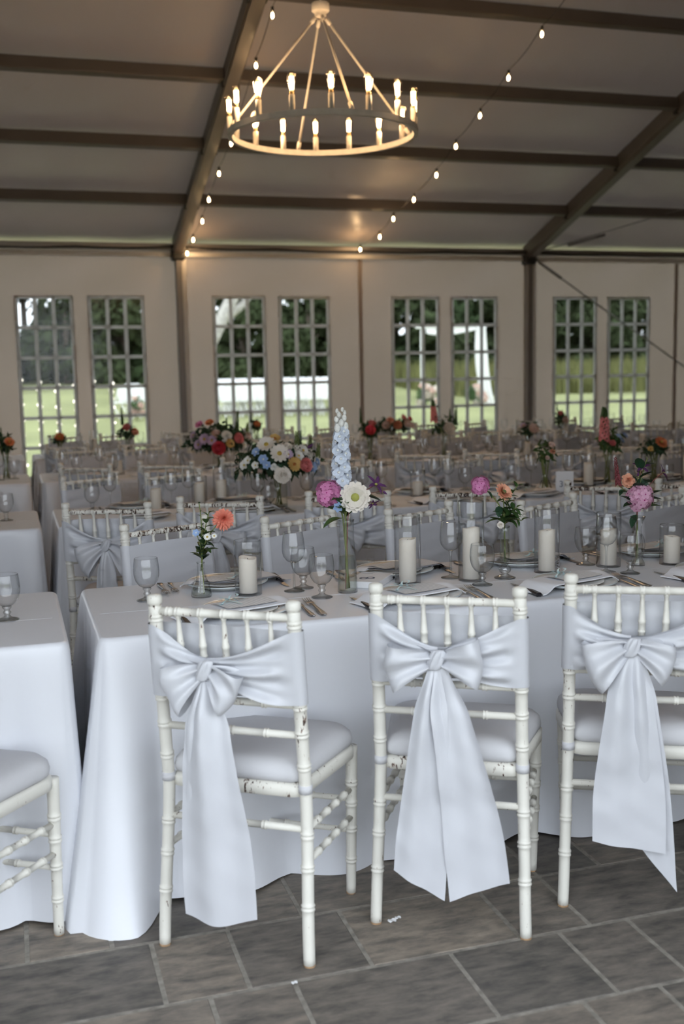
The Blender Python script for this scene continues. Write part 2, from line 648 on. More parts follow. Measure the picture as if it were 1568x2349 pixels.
wr = tag(link('wall_right', None), kind='structure')
wf = tag(link('wall_front_unseen', None), kind='structure')  # unseen; panels added to narrow the opening and dim the back rows
XR = X_POST0 + 2 * BAY
for k in range(5):
    y0_, y1_ = Y_NEAR + 12.2 * k / 5, Y_NEAR + 12.2 * (k + 1) / 5
    part('wall_panel', MB().grid(12, 10, lambda u, v: (XR + 0.02 + 0.012 * math.sin(9 * u + 5 * v + k), y0_ + (y1_ - y0_) * u, 3.05 * v)), 'tent_side_fabric', wr)
gv, gf = [(XR + 0.02, Y_NEAR, 3.03), (XR + 0.02, Y_WALL, 3.03), (XR + 0.02, Y_RIDGE, zroof(Y_RIDGE))], [(0, 1, 2)]
part('gable_panel', MB().add(gv, gf, True), 'tent_side_fabric', wr)
XL = X_POST0 - 2 * BAY
wl = tag(link('wall_left', None), kind='structure')
for k in range(5):
    y0_, y1_ = Y_NEAR + 12.2 * k / 5, Y_NEAR + 12.2 * (k + 1) / 5
    part('wall_panel', MB().grid(12, 10, lambda u, v: (XL - 0.02 + 0.012 * math.sin(9 * u + 5 * v + k), y0_ + (y1_ - y0_) * u, 3.05 * v)), 'tent_side_fabric', wl)
gv = [(XL - 0.02, Y_NEAR, 3.03), (XL - 0.02, Y_WALL, 3.03), (XL - 0.02, Y_RIDGE, zroof(Y_RIDGE))]
part('gable_panel', MB().add(gv, gf, True), 'tent_side_fabric', wl)
for x0_ in [X_POST0 + BAY / 2 * k for k in (-4, -3, 0, 1, 2, 3)]:
    k = x0_
    part('wall_panel', MB().grid(12, 10, lambda u, v: (x0_ + BAY / 2 * u, Y_NEAR + 0.012 * math.sin(8 * u + 4 * v + k), 3.05 * v)), 'tent_side_fabric', wf)

pw_, ph_ = (W_OFF[0][1] - W_OFF[0][0]) / 3, (W_ZT - W_Z0) / NROW
pane_me = MB().box((0, 0, 0), (pw_, 0.002, ph_)).mesh('pane', 'vinyl_pane')
vm_me = MB().box((0, 0, 0), (0.045, 0.012, W_ZT - W_Z0 + 0.03)).mesh('muntin', 'muntin_white')
hm_me = MB().box((0, 0, 0), (3 * pw_ + 0.03, 0.010, 0.04)).mesh('muntin', 'muntin_white')
wn = 0
for px in PANELS:
    for a, b in W_OFF:
        wn += 1
        w = tag(link('window_%d' % wn, None, None, (px + a, Y_WALL, W_Z0)), kind='structure')
        for i in range(3):
            for j in range(NROW):
                link('pane', pane_me, w, ((i + 0.5) * pw_, 0.004, (j + 0.5) * ph_))
        for i in range(4):
            link('muntin', vm_me, w, (i * pw_, -0.008, (W_ZT - W_Z0) / 2))
        for j in range(NROW + 1):
            link('muntin', hm_me, w, (1.5 * pw_, -0.009, j * ph_))

ceil = tag(link('ceiling', None), kind='structure')
for k in range(-2, 2):
    xa = X_POST0 + BAY * k
    for ya, yb in ((Y_WALL + 0.1, Y_RIDGE), (Y_RIDGE, Y_NEAR - 0.1)):
        def roof_pt(u, v, xa=xa, ya=ya, yb=yb):
            y = ya + (yb - ya) * v
            sag = 0.035 * math.sin(PI * u) * abs(math.sin(PI * v * 5.5))
            return (xa + BAY * u, y, zroof(y) + 0.03 - sag)
        part('roof_panel', MB().grid(14, 34, roof_pt), 'tent_roof_fabric', ceil)

frame = thing('tent_frame', 'grey metal tent frame of posts, sloping rafters and purlins under the roof', 'tent frame')
RD = 0.20


def rafter_mb(x):
    mb = MB()
    for ya, yb in ((Y_WALL - 0.05, Y_RIDGE), (Y_RIDGE, Y_NEAR + 0.05)):
        za, zb = zroof(ya), zroof(yb)
        w = 0.055
        vs = [(x - w, ya, za - RD), (x + w, ya, za - RD), (x + w, ya, za), (x - w, ya, za),
              (x - w, yb, zb - RD), (x + w, yb, zb - RD), (x + w, yb, zb), (x - w, yb, zb)]
        mb.add(vs, [(0, 1, 2, 3), (7, 6, 5, 4), (0, 4, 5, 1), (1, 5, 6, 2), (2, 6, 7, 3), (3, 7, 4, 0)], True)
        # keder grooves along both lower edges
        for s in (-1, 1):
            mb.tube([(x + s * 0.06, ya, za - RD + 0.035), (x + s * 0.06, yb, zb - RD + 0.035)], 0.012, 6)
    return mb


for x in POSTS:
    part('rafter', rafter_mb(x), 'frame_metal', frame)
    for yy in (Y_WALL - 0.11, Y_NEAR + 0.11):
        p = part('post', MB().bbox((x, yy, 1.46), (0.075, 0.10, 2.92), 0.01), 'post_metal', frame)
        part('track_strip', MB().box((x + 0.066, yy, 1.43), (0.055, 0.05, 2.86)), 'post_strip', p)
        part('base_plate', MB().bbox((x, yy, 0.012), (0.24, 0.24, 0.024), 0.003), 'post_metal', p)
        part('corner_bracket', MB().bbox((x, yy, 2.92), (0.16, 0.15, 0.16), 0.02), 'black_metal', p)
PURL = [Y_WALL - 1.21 - 1.12 * k for k in range(5)]
for k in range(len(POSTS) - 1):
    xa, xb = POSTS[k] + 0.055, POSTS[k + 1] - 0.055
    for y in PURL + [Y_NEAR + Y_WALL - q for q in PURL]:
        z = zroof(y) - 0.075
        sl = SLOPE if y > Y_RIDGE else -SLOPE
        mb = MB().bbox((0, 0, 0), (xb - xa, 0.075, 0.12), 0.008)
        part('purlin', mb, 'frame_metal', frame, loc=((xa + xb) / 2, y, z), rot=(-math.atan(sl), 0, 0))
        if y > Y_RIDGE:
            for xe in (xa, xb):
                part('purlin_clip', MB().bbox((0, 0, 0), (0.05, 0.07, 0.09), 0.01), 'black_metal', frame, loc=(xe, y, z - 0.055))
    for y in (Y_WALL - 0.1, Y_NEAR + 0.1):
        part('eave_beam', MB().bbox(((xa + xb) / 2, y, 3.0), (xb - xa, 0.09, 0.075), 0.01), 'post_metal', frame)
        if y > 5:
            part('valance_rail', MB().bbox(((xa + xb) / 2, y + 0.01, 2.915), (xb - xa - 0.05, 0.03, 0.06), 0.01), 'valance_white', frame)
            pts = [(xa + (xb - xa) * i / 16, y - 0.055, 3.0 - 0.02 * abs(math.sin(PI * i / 4)) - 0.018 * math.sin(PI * i / 16)) for i in range(17)]
            part('power_cable', MB().tube(pts, 0.012, 6), 'black_metal', frame)
    part('ridge_beam', MB().bbox(((xa + xb) / 2, Y_RIDGE, zroof(Y_RIDGE) - 0.1), (xb - xa, 0.09, 0.12), 0.01), 'frame_metal', frame)
xp = X_POST0 + BAY
bc = part('brace_cable', MB().tube([(xp + 0.07, Y_WALL - 0.13, 2.92), (xp + 0.9, Y_WALL - 0.07, 2.42), (xp + 3.6, Y_WALL - 0.06, 0.75)], 0.010, 6), 'cable_steel', frame)
part('turnbuckle', MB().tube([(xp + 0.14, Y_WALL - 0.127, 2.875), (xp + 0.48, Y_WALL - 0.1, 2.672)], 0.02, 8), 'cable_steel', bc)
bc = part('brace_cable', MB().tube([(xp + 0.1, Y_WALL - 0.15, 3.0), (xp + 2.3, Y_WALL - 2.2, zroof(Y_WALL - 2.2) - 0.1), (xp + BAY, Y_WALL - 4.4, zroof(Y_WALL - 4.4) - 0.1)], 0.006, 6), 'cable_steel', frame)
part('turnbuckle', MB().tube([(xp + 0.4, Y_WALL - 0.43, 3.06), (xp + 0.75, Y_WALL - 0.75, 3.16)], 0.018, 8), 'cable_steel', bc)

# ------------------------------------------------------------------ chandelier
CH = Vector((2.03, 6.88, 2.985))
nearv = Vector((-CH.x, -CH.y, 0)).normalized()
rightv = Vector((-nearv.y, nearv.x, 0))
if rightv.dot(Vector((1, 0, 0))) < 0:
    rightv = -rightv
chd = thing('chandelier', 'round white ring chandelier with bare tubular filament bulbs hanging from the tent ridge', 'chandelier', CH)
RR = 0.595


def on_ring(deg, r=RR, z=0.0):
    a = rad(deg)
    v = nearv * (math.cos(a) * r) + rightv * (math.sin(a) * r)
    return Vector((v.x, v.y, z))


ring = MB()
nseg = 96
prof = [(-0.014, -0.018), (0.014, -0.018), (0.014, 0.018), (-0.014, 0.018)]
vs, fs = [], []
for i in range(nseg):
    for r, z in prof:
        p = on_ring(360 * i / nseg, RR + r, z)
        vs.append(p)
for i in range(nseg):
    for k in range(4):
        j = (i + 1) % nseg
        fs.append((i * 4 + k, i * 4 + (k + 1) % 4, j * 4 + (k + 1) % 4, j * 4 + k))
part('ring', ring.add(vs, fs, True), 'chandelier_white', chd)
part('canopy', MB().lathe([(1e-4, 0.802), (0.050, 0.802), (0.056, 0.797), (0.056, 0.752), (0.050, 0.747), (0.040, 0.745), (0.037, 0.722), (0.030, 0.718), (1e-4, 0.718)], 24), 'chandelier_white', chd)
part('hanging_cable', MB().tube([(0, 0, 0.80), (0, 0.1, zroof(Y_RIDGE) - CH.z - 0.15)], 0.007, 6), 'chandelier_white', chd)
for d in (17, 107, 197, 287):
    a, b = on_ring(d, 0.035, 0.71), on_ring(d, RR, 0.02)
    rod = part('rod', MB().tube([a, b], 0.0075, 8), 'chandelier_white', chd)
    part('hook', MB().tube([a, a + (b - a) * 0.05], 0.013, 8), 'chandelier_white', rod)
    part('clamp', MB().tube([b + (a - b) * 0.06, b], 0.014, 8), 'chandelier_white', rod)
sleeve_me = MB().lathe([(0.0, 0.015), (0.0175, 0.015), (0.0175, 0.105), (0.013, 0.108), (0.0, 0.108)], 14).mesh('sleeve', 'chandelier_white')
bulb_prof = [(0.0, 0.108), (0.013, 0.109), (0.014, 0.13), (0.021, 0.16), (0.028, 0.195), (0.028, 0.212), (0.022, 0.228), (0.011, 0.237), (0.0, 0.239)]
bulb_me = MB().lathe(bulb_prof, 16).mesh('bulb', 'bulb_glass')
filmb = MB()
for k in range(6):
    a = 2 * PI * k / 6
    filmb.tube([(0.0105 * math.cos(a), 0.0105 * math.sin(a), 0.14), (0.0125 * math.cos(a + 0.3), 0.0125 * math.sin(a + 0.3), 0.207)], 0.0022, 5)
fil_me = filmb.mesh('filament', 'filament')
cap_me = MB().lathe([(0.012, 0.106), (0.013, 0.106), (0.0135, 0.122), (0.012, 0.124)], 14).mesh('bulb_cap', 'brass')
for k in range(16):
    s_ = link('sleeve', sleeve_me, chd, on_ring(5 + 22.5 * k))
    link('bulb', bulb_me, s_)
    link('filament', fil_me, s_)
    link('bulb_cap', cap_me, s_)


def light(name, loc, power, col, r=0.05):
    l = bpy.data.lights.new(name, 'POINT')
    l.energy, l.color, l.shadow_soft_size = power, col, r
    o = link(name, l, None, loc)
    return o


for k in range(4):
    l = light('chandelier_light', on_ring(45 + 90 * k, RR, 0.19), 3.2, (1.0, 0.66, 0.36))
    l.parent = chd

# ------------------------------------------------------------------ festoon strings on the roof slope
fb_me = MB().lathe([(0.0, -0.085), (0.012, -0.082), (0.024, -0.06), (0.024, -0.045), (0.015, -0.02), (0.011, -0.005), (0, -0.005)], 12).mesh('bulb', 'bulb_glass')
fg_me = MB().lathe([(0.0, -0.07), (0.008, -0.066), (0.012, -0.052), (0.009, -0.032), (0.0, -0.026)], 10).mesh('filament', 'festoon_glow')
fs_me = MB().lathe([(0.0, 0.018), (0.012, 0.016), (0.013, -0.012), (0.0, -0.014)], 10).mesh('socket', 'black_metal')


def festoon(x, pts, label, ridge_z):
    t = thing('festoon_string', label, 'string lights', (x, pts[-1][0], pts[-1][1]))
    o = Vector((x, pts[-1][0], pts[-1][1]))
    wp = [Vector((x, Y_RIDGE, ridge_z))] + [Vector((x, y, z + 0.05)) for y, z in pts]
    path = []
    for a, b in zip(wp, wp[1:]):
        for k in range(5):
            q = a.lerp(b, k / 5)
            q.z -= 0.03 * math.sin(PI * k / 5)
            path.append(q - o)
    path.append(wp[-1] - o)
    part('wire', MB().tube(path, 0.0035, 5), 'black_metal', t)
    for y, z in pts:
        s = link('socket', fs_me, t, Vector((x, y, z + 0.035)) - o, (0.12, 0, 0))
        link('bulb', fb_me, s)
        link('filament', fg_me, s)
    return t


festoon(2.13, [(7.9, 4.45), (8.53, 4.24), (9.14, 4.03), (10.25, 3.63), (10.89, 3.47), (11.48, 3.31), (11.91, 3.15), (12.54, 3.03), (13.0, 2.93)],
        'string of warm bulbs running down beside the left rafter', 4.75)
festoon(4.27, [(7.6, 4.33), (8.19, 4.15), (8.8, 3.97), (9.39, 3.79), (9.95, 3.63), (10.45, 3.45), (11.09, 3.31), (11.74, 3.2), (12.21, 3.06), (12.95, 3.0)],
        'string of warm bulbs crossing the middle roof bay to the wall top', 4.5)
for y, z in ((12.85, 2.95), (11.4, 3.2), (9.6, 3.7)):
    light('festoon_light', (4.22 if y > 11 else 2.2, y - 0.05, z), 0.8, (1.0, 0.62, 0.3), 0.03)
light('festoon_light', (2.2, 12.85, 2.9), 0.8, (1.0, 0.62, 0.3), 0.03)

# ------------------------------------------------------------------ outdoors behind the windows
def tree_mesh(seed, h, crown_r, nleaf, leafmat, trunkmat, trunk_h, lean=0.0):
    r = random.Random(seed)
    tr = MB()
    top = Vector((lean * h, 0, h * 0.72))
    tr.tube([(0, 0, -0.4), (lean * h * 0.3, 0.05, h * 0.25), (lean * h * 0.7, -0.05, h * 0.5), top], [0.20, 0.16, 0.11, 0.04], 8)
    lf = MB()
    blobs = []
    for k in range(14):
        a, zz = r.uniform(0, 2 * PI), r.uniform(trunk_h, h)
        rr = crown_r * (1 - 0.55 * (zz - trunk_h) / (h - trunk_h)) * r.uniform(0.2, 0.9)
        c = Vector((lean * zz + rr * math.cos(a), rr * math.sin(a), zz))
        blobs.append((c, crown_r * r.uniform(0.3, 0.5)))
        tr.tube([(lean * zz * 0.7, 0, zz * 0.62), c], [0.06, 0.015], 5)
    vs, fs = [], []
    for i in range(nleaf):
        c, br = r.choice(blobs)
        d = Vector((r.gauss(0, 1), r.gauss(0, 1), r.gauss(0, 0.8))).normalized()
        p = c + d * br * r.uniform(0.5, 1.0)
        n = (d + Vector((r.uniform(-.7, .7), r.uniform(-.7, .7), r.uniform(-.2, 1)))).normalized()
        u = n.orthogonal().normalized()
        w = n.cross(u)
        s = r.uniform(0.14, 0.30)
        k = len(vs)
        vs += [p - u * s, p + w * s * 0.55, p + u * s, p - w * s * 0.55]
        fs.append((k, k + 1, k + 2, k + 3))
    lf.add(vs, fs, True)
    return tr.mesh('trunk', trunkmat), lf.mesh('foliage', leafmat, False)


TREES = [tree_mesh(1, 11.0, 2.9, 9500, 'tree_leaves', 'bark', 0.3), tree_mesh(2, 10.5, 3.1, 9500, 'tree_leaves_pale', 'bark', 0.5),
         tree_mesh(3, 12.0, 2.4, 5000, 'tree_leaves', 'birch_bark', 1.6), tree_mesh(4, 5.0, 2.4, 3500, 'tree_leaves_pale', 'bark', 0.0)]
trng = random.Random(11)
TL = ['dark leafy tree in the wood line behind the lawn', 'grey green broad tree in the wood line behind the lawn',
      'slender pale trunked tree in the wood line behind the lawn', 'low bushy shrub at the foot of the wood line']
spots = []
for i in range(21):
    x = -7 + i * 2.75 + trng.uniform(-.6, .6)
    spots.append((x, 49 + trng.uniform(-2, 2), [0, 1, 0, 0, 1][i % 5] if x < 17 else [2, 0][i % 2]))
for i in range(16):
    spots.append((-6 + i * 3.6 + trng.uniform(-1, 1), 56 + trng.uniform(-2, 2), [1, 0][i % 2]))
for i in range(17):
    spots.append((-8 + i * 4.2 + trng.uniform(-1, 1), 63 + trng.uniform(-2, 2), [0, 1, 0][i % 3]))
for i in range(15):
    spots.append((-5 + i * 3.5 + trng.uniform(-1, 1), 46 + trng.uniform(-1.5, 1), 3))
for x, y, k in spots:
    t = thing('tree' if k < 3 else 'shrub', TL[k], 'tree' if k < 3 else 'shrub', (x, y, gh(y) - 0.05), trng.uniform(0, 6), TL[k].split(' in ')[0].split(' at ')[0] + ' seen through the windows')
    s = trng.uniform(0.85, 1.2)
    t.scale = (s, s, s)
    link('trunk', TREES[k][0], t)
    link('foliage', TREES[k][1], t)
tl = thing('leaning_pale_form', 'pale leaning form seen through the window right of the left post', 'tree', (6.9, 36.5, gh(36.5) - 0.05))  # forked tube shape added for the white diagonal in this window
part('trunk', MB().tube([(-1.3, 0, -0.2), (-0.4, 0, 1.6), (0.7, 0.1, 3.6), (1.5, 0, 5.6)], [0.26, 0.25, 0.22, 0.16], 10), 'birch_bark', tl)
part('form_arm', MB().tube([(0.1, 0, 2.5), (1.0, 0.2, 3.2), (2.3, 0.1, 5.2)], [0.17, 0.14, 0.07], 8), 'birch_bark', tl)
part('form_arm', MB().tube([(-0.3, 0, 1.8), (-0.9, 0.2, 3.3), (-1.2, 0.1, 5.2)], [0.13, 0.1, 0.06], 8), 'birch_bark', tl)

mr = random.Random(21)
vs, fs = [], []
for i in range(9000):
    x, y = mr.uniform(14.5, 34), mr.uniform(34, 43)
    hh = mr.uniform(0.5, 1.15)
    z = gh(y) - 0.05
    a = mr.uniform(0, PI)
    w = 0.05
    k = len(vs)
    vs += [(x - w * math.cos(a), y - w * math.sin(a), z), (x + w * math.cos(a), y + w * math.sin(a), z), (x + mr.uniform(-.15, .15), y + mr.uniform(-.15, .15), z + hh)]
    fs.append((k, k + 1, k + 2))
mo = part('meadow_grass', MB().add(vs, fs, True), 'meadow_grass', None, False)
tag(mo, 'tall yellow green meadow grass along the wood line on the right', 'grass', kind='stuff')

# white ceremony chairs on the lawn
gc = thing('garden_chair', 'white folding chair in the ceremony rows on the lawn', 'chair', (5.6, 29.5, gh(29.5) - 0.05), 0.1, 'ceremony chairs on the lawn')
part('seat', MB().bbox((0, 0, 0.44), (0.42, 0.40, 0.04), 0.01), 'outdoor_white', gc)
part('backrest', MB().bbox((0, -0.22, 0.69), (0.42, 0.03, 0.42), 0.01), 'outdoor_white', gc)
for sx in (-1, 1):
    part('leg', MB().tube([(sx * 0.2, -0.25, 0.88), (sx * 0.2, 0.2, 0.0)], 0.018, 6), 'outdoor_white', gc)
    part('leg', MB().tube([(sx * 0.18, 0.17, 0.44), (sx * 0.18, -0.24, 0.0)], 0.018, 6), 'outdoor_white', gc)
for r_ in range(-1, 4):
    for k in range(10):
        x, y = 5.55 + k * 0.45 + 0.15 * (r_ % 2), 29.5 + r_ * 0.8
        if r_ == 0 and k == 0:
            continue
        clone(gc, (x, y, gh(y) - 0.05), 0.1)
for x, y in ((2.9, 29.3), (3.45, 29.4), (3.2, 30.3)):
    clone(gc, (x, y, gh(y) - 0.05), 0.4, 'white folding chair left of the ceremony rows on the lawn', 'chairs left of the ceremony rows')
clone(gc, (10.35, 30.2, gh(30.2) - 0.05), 0.3, 'single white folding chair at the right end of the ceremony rows', '')

# ceremony arch with drape
AY = 31.0
az = gh(AY) - 0.05
ar = thing('wedding_arch', 'white draped wedding arch standing on the lawn behind the window', 'arch', (13.1, AY, az))
for sx in (-0.95, 0.95):
    part('post', MB().bbox((sx, 0, 1.22), (0.10, 0.10, 2.44), 0.01), 'outdoor_white', ar)
part('beam', MB().bbox((0, 0, 2.40), (2.3, 0.10, 0.10), 0.01), 'outdoor_white', ar)


def drape(u, v):
    x = 0.95 + (u - 0.5) * (0.34 + 0.10 * math.sin(PI * v)) + 0.30 * v ** 3
    return (x, -0.10 + 0.03 * math.sin(u * 14), 2.46 - 2.44 * v)


def swag(u, v):
    return (-0.85 + 1.8 * u, -0.08 - 0.03 * math.sin(v * 9), 2.46 - (0.14 + 0.22 * (1 - sm(u * 1.3)) * 0.6) * v - 0.12 * math.sin(PI * u) * v)


part('drape', MB().grid(14, 16, drape), 'outdoor_drape', ar)
part('swag', MB().grid(20, 8, swag), 'outdoor_drape', ar)


# ------------------------------------------------------------------ flower kit
def petal(mb, r0, z0, l, w, az, el, curl=0.0, tip=0.3, shape=(0.4, 0.9, 1.0), cup=0.25):
    ts = (0.0, 0.35, 0.72, 1.0)
    hw = [w / 2 * shape[0], w / 2 * shape[1], w / 2 * shape[2], w / 2 * tip]
    r, z, e, tp = r0, z0, el, 0.0
    vs = []
    ca, sa = math.cos(az), math.sin(az)
    for t, h in zip(ts, hw):
        dl = (t - tp) * l
        e += curl * (t - tp)
        r += dl * math.cos(e)
        z += dl * math.sin(e)
        tp = t
        for s_ in (-1, 0, 1):
            zz = z + (abs(s_) * h * cup) * math.cos(e)
            rr = r - (abs(s_) * h * cup) * math.sin(e)
            vs.append((rr * ca - s_ * h * sa, rr * sa + s_ * h * ca, zz))
    fs = []
    for j in range(3):
        for i in range(2):
            fs.append((j * 3 + i, j * 3 + i + 1, j * 3 + i + 4, j * 3 + i + 3))
    mb.add(vs, fs)


BLOOM = {}


def reg(kind, petals, pm_, center=None, cm=None):
    BLOOM[kind] = (petals.mesh('petals', pm_), center.mesh('flower_center', cm) if center else None)


def ball_dahlia(seed):
    r = random.Random(seed)
    mb = MB()
    K = 9
    for k in range(K):
        f = k / (K - 1)
        el = -0.75 + 2.2 * f
        n = int(round(22 - 14 * f))
        for i in range(n):
            petal(mb, 0.12 * (1 - f), -0.1 + 0.35 * f, 0.92 - 0.38 * f + r.uniform(-.06, .06), 0.21 - 0.05 * f, 2 * PI * (i + 0.5 * k) / n + r.uniform(-.1, .1), el + r.uniform(-.08, .08), 0.35, 0.35)
    return mb


def open_dahlia(seed, n=11, rows=3, w=0.46):
    r = random.Random(seed)
    mb = MB()
    for k in range(rows):
        for i in range(n):
            petal(mb, 0.12, 0.04 * k, 0.9 - 0.13 * k + r.uniform(-.05, .05), w, 2 * PI * (i + 0.5 * k) / n, 0.05 + 0.22 * k + r.uniform(-.06, .06), 0.25, 0.55, cup=0.3)
    return mb


def rose(seed, n=5):
    r = random.Random(seed)
    mb = MB()
    for k in range(n):
        m = 6 - (k > 2)
        for i in range(m):
            petal(mb, 0.18 - 0.03 * k, -0.35 + 0.05 * k, 1.15 - 0.10 * k, 0.95 - 0.13 * k, 2 * PI * (i + 0.5 * k) / m + r.uniform(-.1, .1), 0.15 + 0.25 * k, 1.1, 0.8, shape=(0.5, 1.0, 1.1), cup=0.35)
    return mb


def carnation(seed):
    r = random.Random(seed)
    mb = MB()
    for k in range(6):
        n = 11 - k
        for i in range(n):
            petal(mb, 0.05, -0.2 + 0.09 * k, 0.95 - 0.08 * k + r.uniform(-.1, .1), 0.5, 2 * PI * (i + 0.5 * k) / n + r.uniform(-.2, .2), -0.2 + 0.3 * k + r.uniform(-.2, .2), r.uniform(-.3, .6), 1.0, cup=r.uniform(-.4, .4))
    return mb


def ball(r, z=0.0, n=10):
    return MB().lathe([(r * math.sin(PI * i / n) + (1e-5 if i in (0, n) else 0), z - r * math.cos(PI * i / n)) for i in range(n + 1)], 12)


def phlox(seed, R=1.0, n=34):
    r = random.Random(seed)
    mb, eye = MB(), MB()
    for i in range(n):
        f = (i + 0.5) / n
        ph = math.acos(1 - 1.35 * f)
        th = i * 2.39996
        d = Vector((math.sin(ph) * math.cos(th), math.sin(ph) * math.sin(th), math.cos(ph)))
        q = zto(d + Vector((r.uniform(-.2, .2),) * 3))
        c = d * (R * r.uniform(0.68, 1.02))
        fl_ = MB()
        for k in range(5):
            petal(fl_, 0.03, 0, 0.34, 0.30, 2 * PI * k / 5 + th, 0.15, -0.25, 0.6, cup=0.05)
        fl_.xf(Matrix.Translation(c) @ q.to_matrix().to_4x4())
        mb.add(fl_.v, fl_.f)
        e = MB().lathe([(0.055, 0.018), (0.03, 0.034), (1e-4, 0.038)], 6).xf(Matrix.Translation(c) @ q.to_matrix().to_4x4())
        eye.add(e.v, e.f)
    return mb, eye


def spike(seed, n, L, rb, fr, five=True, bud_from=0.75):
    """florets up a stalk of length L (local z)"""
    r = random.Random(seed)
    mb, buds = MB(), MB()
    for i in range(n):
        f = i / (n - 1)
        z = L * f
        th = i * 2.39996
        d = Vector((math.cos(th), math.sin(th), 0.35))
        rr = rb * (1 - 0.45 * f)
        c = Vector((rr * math.cos(th), rr * math.sin(th), z))
        q = zto(d)
        if f < bud_from:
            fl_ = MB()
            for k in range(5):
                petal(fl_, fr * 0.1, 0, fr * (1 - 0.3 * f), fr * 0.85, 2 * PI * k / 5 + th, 0.5, -0.3, 0.5, cup=0.2)
            fl_.xf(Matrix.Translation(c) @ q.to_matrix().to_4x4())
            mb.add(fl_.v, fl_.f)
            b = ball(fr * 0.22, fr * 0.1, 5).xf(Matrix.Translation(c) @ q.to_matrix().to_4x4())
            buds.add(b.v, b.f)
        else:
            b = ball(fr * (0.55 - 0.3 * (f - bud_from) / (1.001 - bud_from)), 0, 5).xf(Matrix.Translation(c) @ Matrix.Diagonal((1, 1, 1.4, 1)))
            buds.add(b.v, b.f)
    return mb, buds


def clematis():
    mb = MB()
    for k in range(5):
        petal(mb, 0.05, 0, 1.0, 0.36, 2 * PI * k / 5, 0.75, -0.9, 0.05, shape=(0.5, 1.0, 0.75), cup=0.3)
    return mb


reg('coral_dahlia', ball_dahlia(1), 'petal_coral')
reg('peach_dahlia', open_dahlia(7, 15, 4, 0.34), 'petal_peach', ball(0.26, 0.12), 'leaf_light')
reg('cream_dahlia', open_dahlia(2, 13, 3, 0.5), 'petal_cream', ball(0.27, 0.20), 'petal_bud')
reg('cream_daisy', open_dahlia(3, 12, 2, 0.42), 'petal_cream', ball(0.25, 0.08), 'petal_yellow')
reg('gold_daisy', open_dahlia(4, 14, 2, 0.40), 'petal_gold', ball(0.22, 0.1), 'petal_rust')
reg('white_daisy', open_dahlia(5, 11, 1, 0.40), 'petal_white', ball(0.30, 0.05), 'petal_yellow')
reg('orange_dahlia', open_dahlia(6, 13, 4, 0.40), 'petal_orange', ball(0.22, 0.2), 'petal_yellow')
reg('coral_rose', rose(1), 'petal_salmon')
reg('red_rose', rose(2), 'petal_rose')
reg('cream_rose', rose(3), 'petal_cream')
reg('blush_rose', rose(4), 'petal_blush')
reg('peach_rose', rose(5), 'petal_peach')
reg('orange_rose', rose(8), 'petal_orange')
reg('cream_carnation', carnation(1), 'petal_cream')
reg('white_carnation', carnation(2), 'petal_white')
reg('peach_carnation', carnation(3), 'petal_peach')
reg('mauve_daisy', open_dahlia(9, 11, 2, 0.4), 'petal_mauve', ball(0.22, 0.1), 'petal_yellow')
reg('pink_daisy', open_dahlia(12, 11, 2, 0.4), 'petal_pink', ball(0.22, 0.1), 'petal_magenta')
reg('blue_floret', open_dahlia(10, 6, 2, 0.6), 'petal_blue', ball(0.2, 0.1), 'petal_white')
reg('white_floret', open_dahlia(11, 5, 2, 0.7), 'petal_white', ball(0.2, 0.1), 'petal_yellow')
_p, _e = phlox(1)
reg('pink_phlox', _p, 'petal_palepink', _e, 'petal_magenta')
_p, _e = phlox(2)
reg('magenta_phlox', _p, 'petal_pink', _e, 'petal_magenta')
_p, _e = spike(1, 58, 1.0, 0.075, 0.072, True, 0.78)
reg('delphinium', _p, 'petal_paleblue', _e, 'petal_white')
_p, _e = spike(2, 60, 1.0, 0.13, 0.14, True, 0.70)
reg('pink_spike', _p, 'petal_salmon', _e, 'leaf_green')
_p, _e = spike(4, 50, 1.0, 0.07, 0.07, True, 0.35)
reg('veronica', _p, 'petal_wine', _e, 'petal_wine')
_p, _e = spike(5, 40, 1.0, 0.11, 0.12, True, 0.45)
reg('cream_spike', _p, 'petal_cream', _e, 'leaf_light')
_p, _e = spike(6, 40, 1.0, 0.09, 0.10, True, 0.01)
reg('green_spike', _p, 'leaf_light', _e, 'leaf_green')
reg('clematis', clematis(), 'petal_purple', ball(0.12, 0.08), 'petal_bud')
reg('clematis_bud', MB().lathe([(1e-4, 0.0), (0.22, 0.25), (0.26, 0.5), (0.14, 0.85), (1e-4, 1.1)], 8), 'petal_purple')
BLADE = {}


def leaf_mesh(key, mat, w=0.42, bend=0.5):
    def fn(u, v):
        wv = w / 2 * math.sin(PI * min(1.0, v ** 0.8)) ** 0.8 + 0.004
        s = (u - 0.5) * 2
        return (s * wv, v - 0.08 * v * v, -bend * v * v * 0.5 + abs(s) * wv * 0.45)
    BLADE[key] = MB().grid(3, 7, fn).mesh('leaf', mat)


leaf_mesh('g', 'leaf_green')
leaf_mesh('d', 'leaf_dark', 0.5, 0.3)
leaf_mesh('l', 'leaf_light', 0.35, 0.6)
leaf_mesh('n', 'leaf_green', 0.20, 0.4)


def add_leaf(parent, at, d, size, kind='g', roll=0.0, name='leaf'):
    d = Vector(d).normalized()
    side = d.cross(Vector((0, 0, 1)))
    side = side.normalized() if side.length > 1e-4 else Vector((1, 0, 0))
    up = side.cross(d)
    q = Matrix((side, d, up)).transposed().to_quaternion() @ Quaternion((0, 1, 0), roll)
    return link(name, BLADE[kind], parent, at, q, size)


def add_bloom(parent, kind, at, d, size, spin=0.0, stretch=None):
    q = zto(d) @ Quaternion((0, 0, 1), spin)
    b = link('bloom', BLOOM[kind][0], parent, at, q, stretch or size)
    if BLOOM[kind][1]:
        link('flower_center', BLOOM[kind][1], b)
    return b


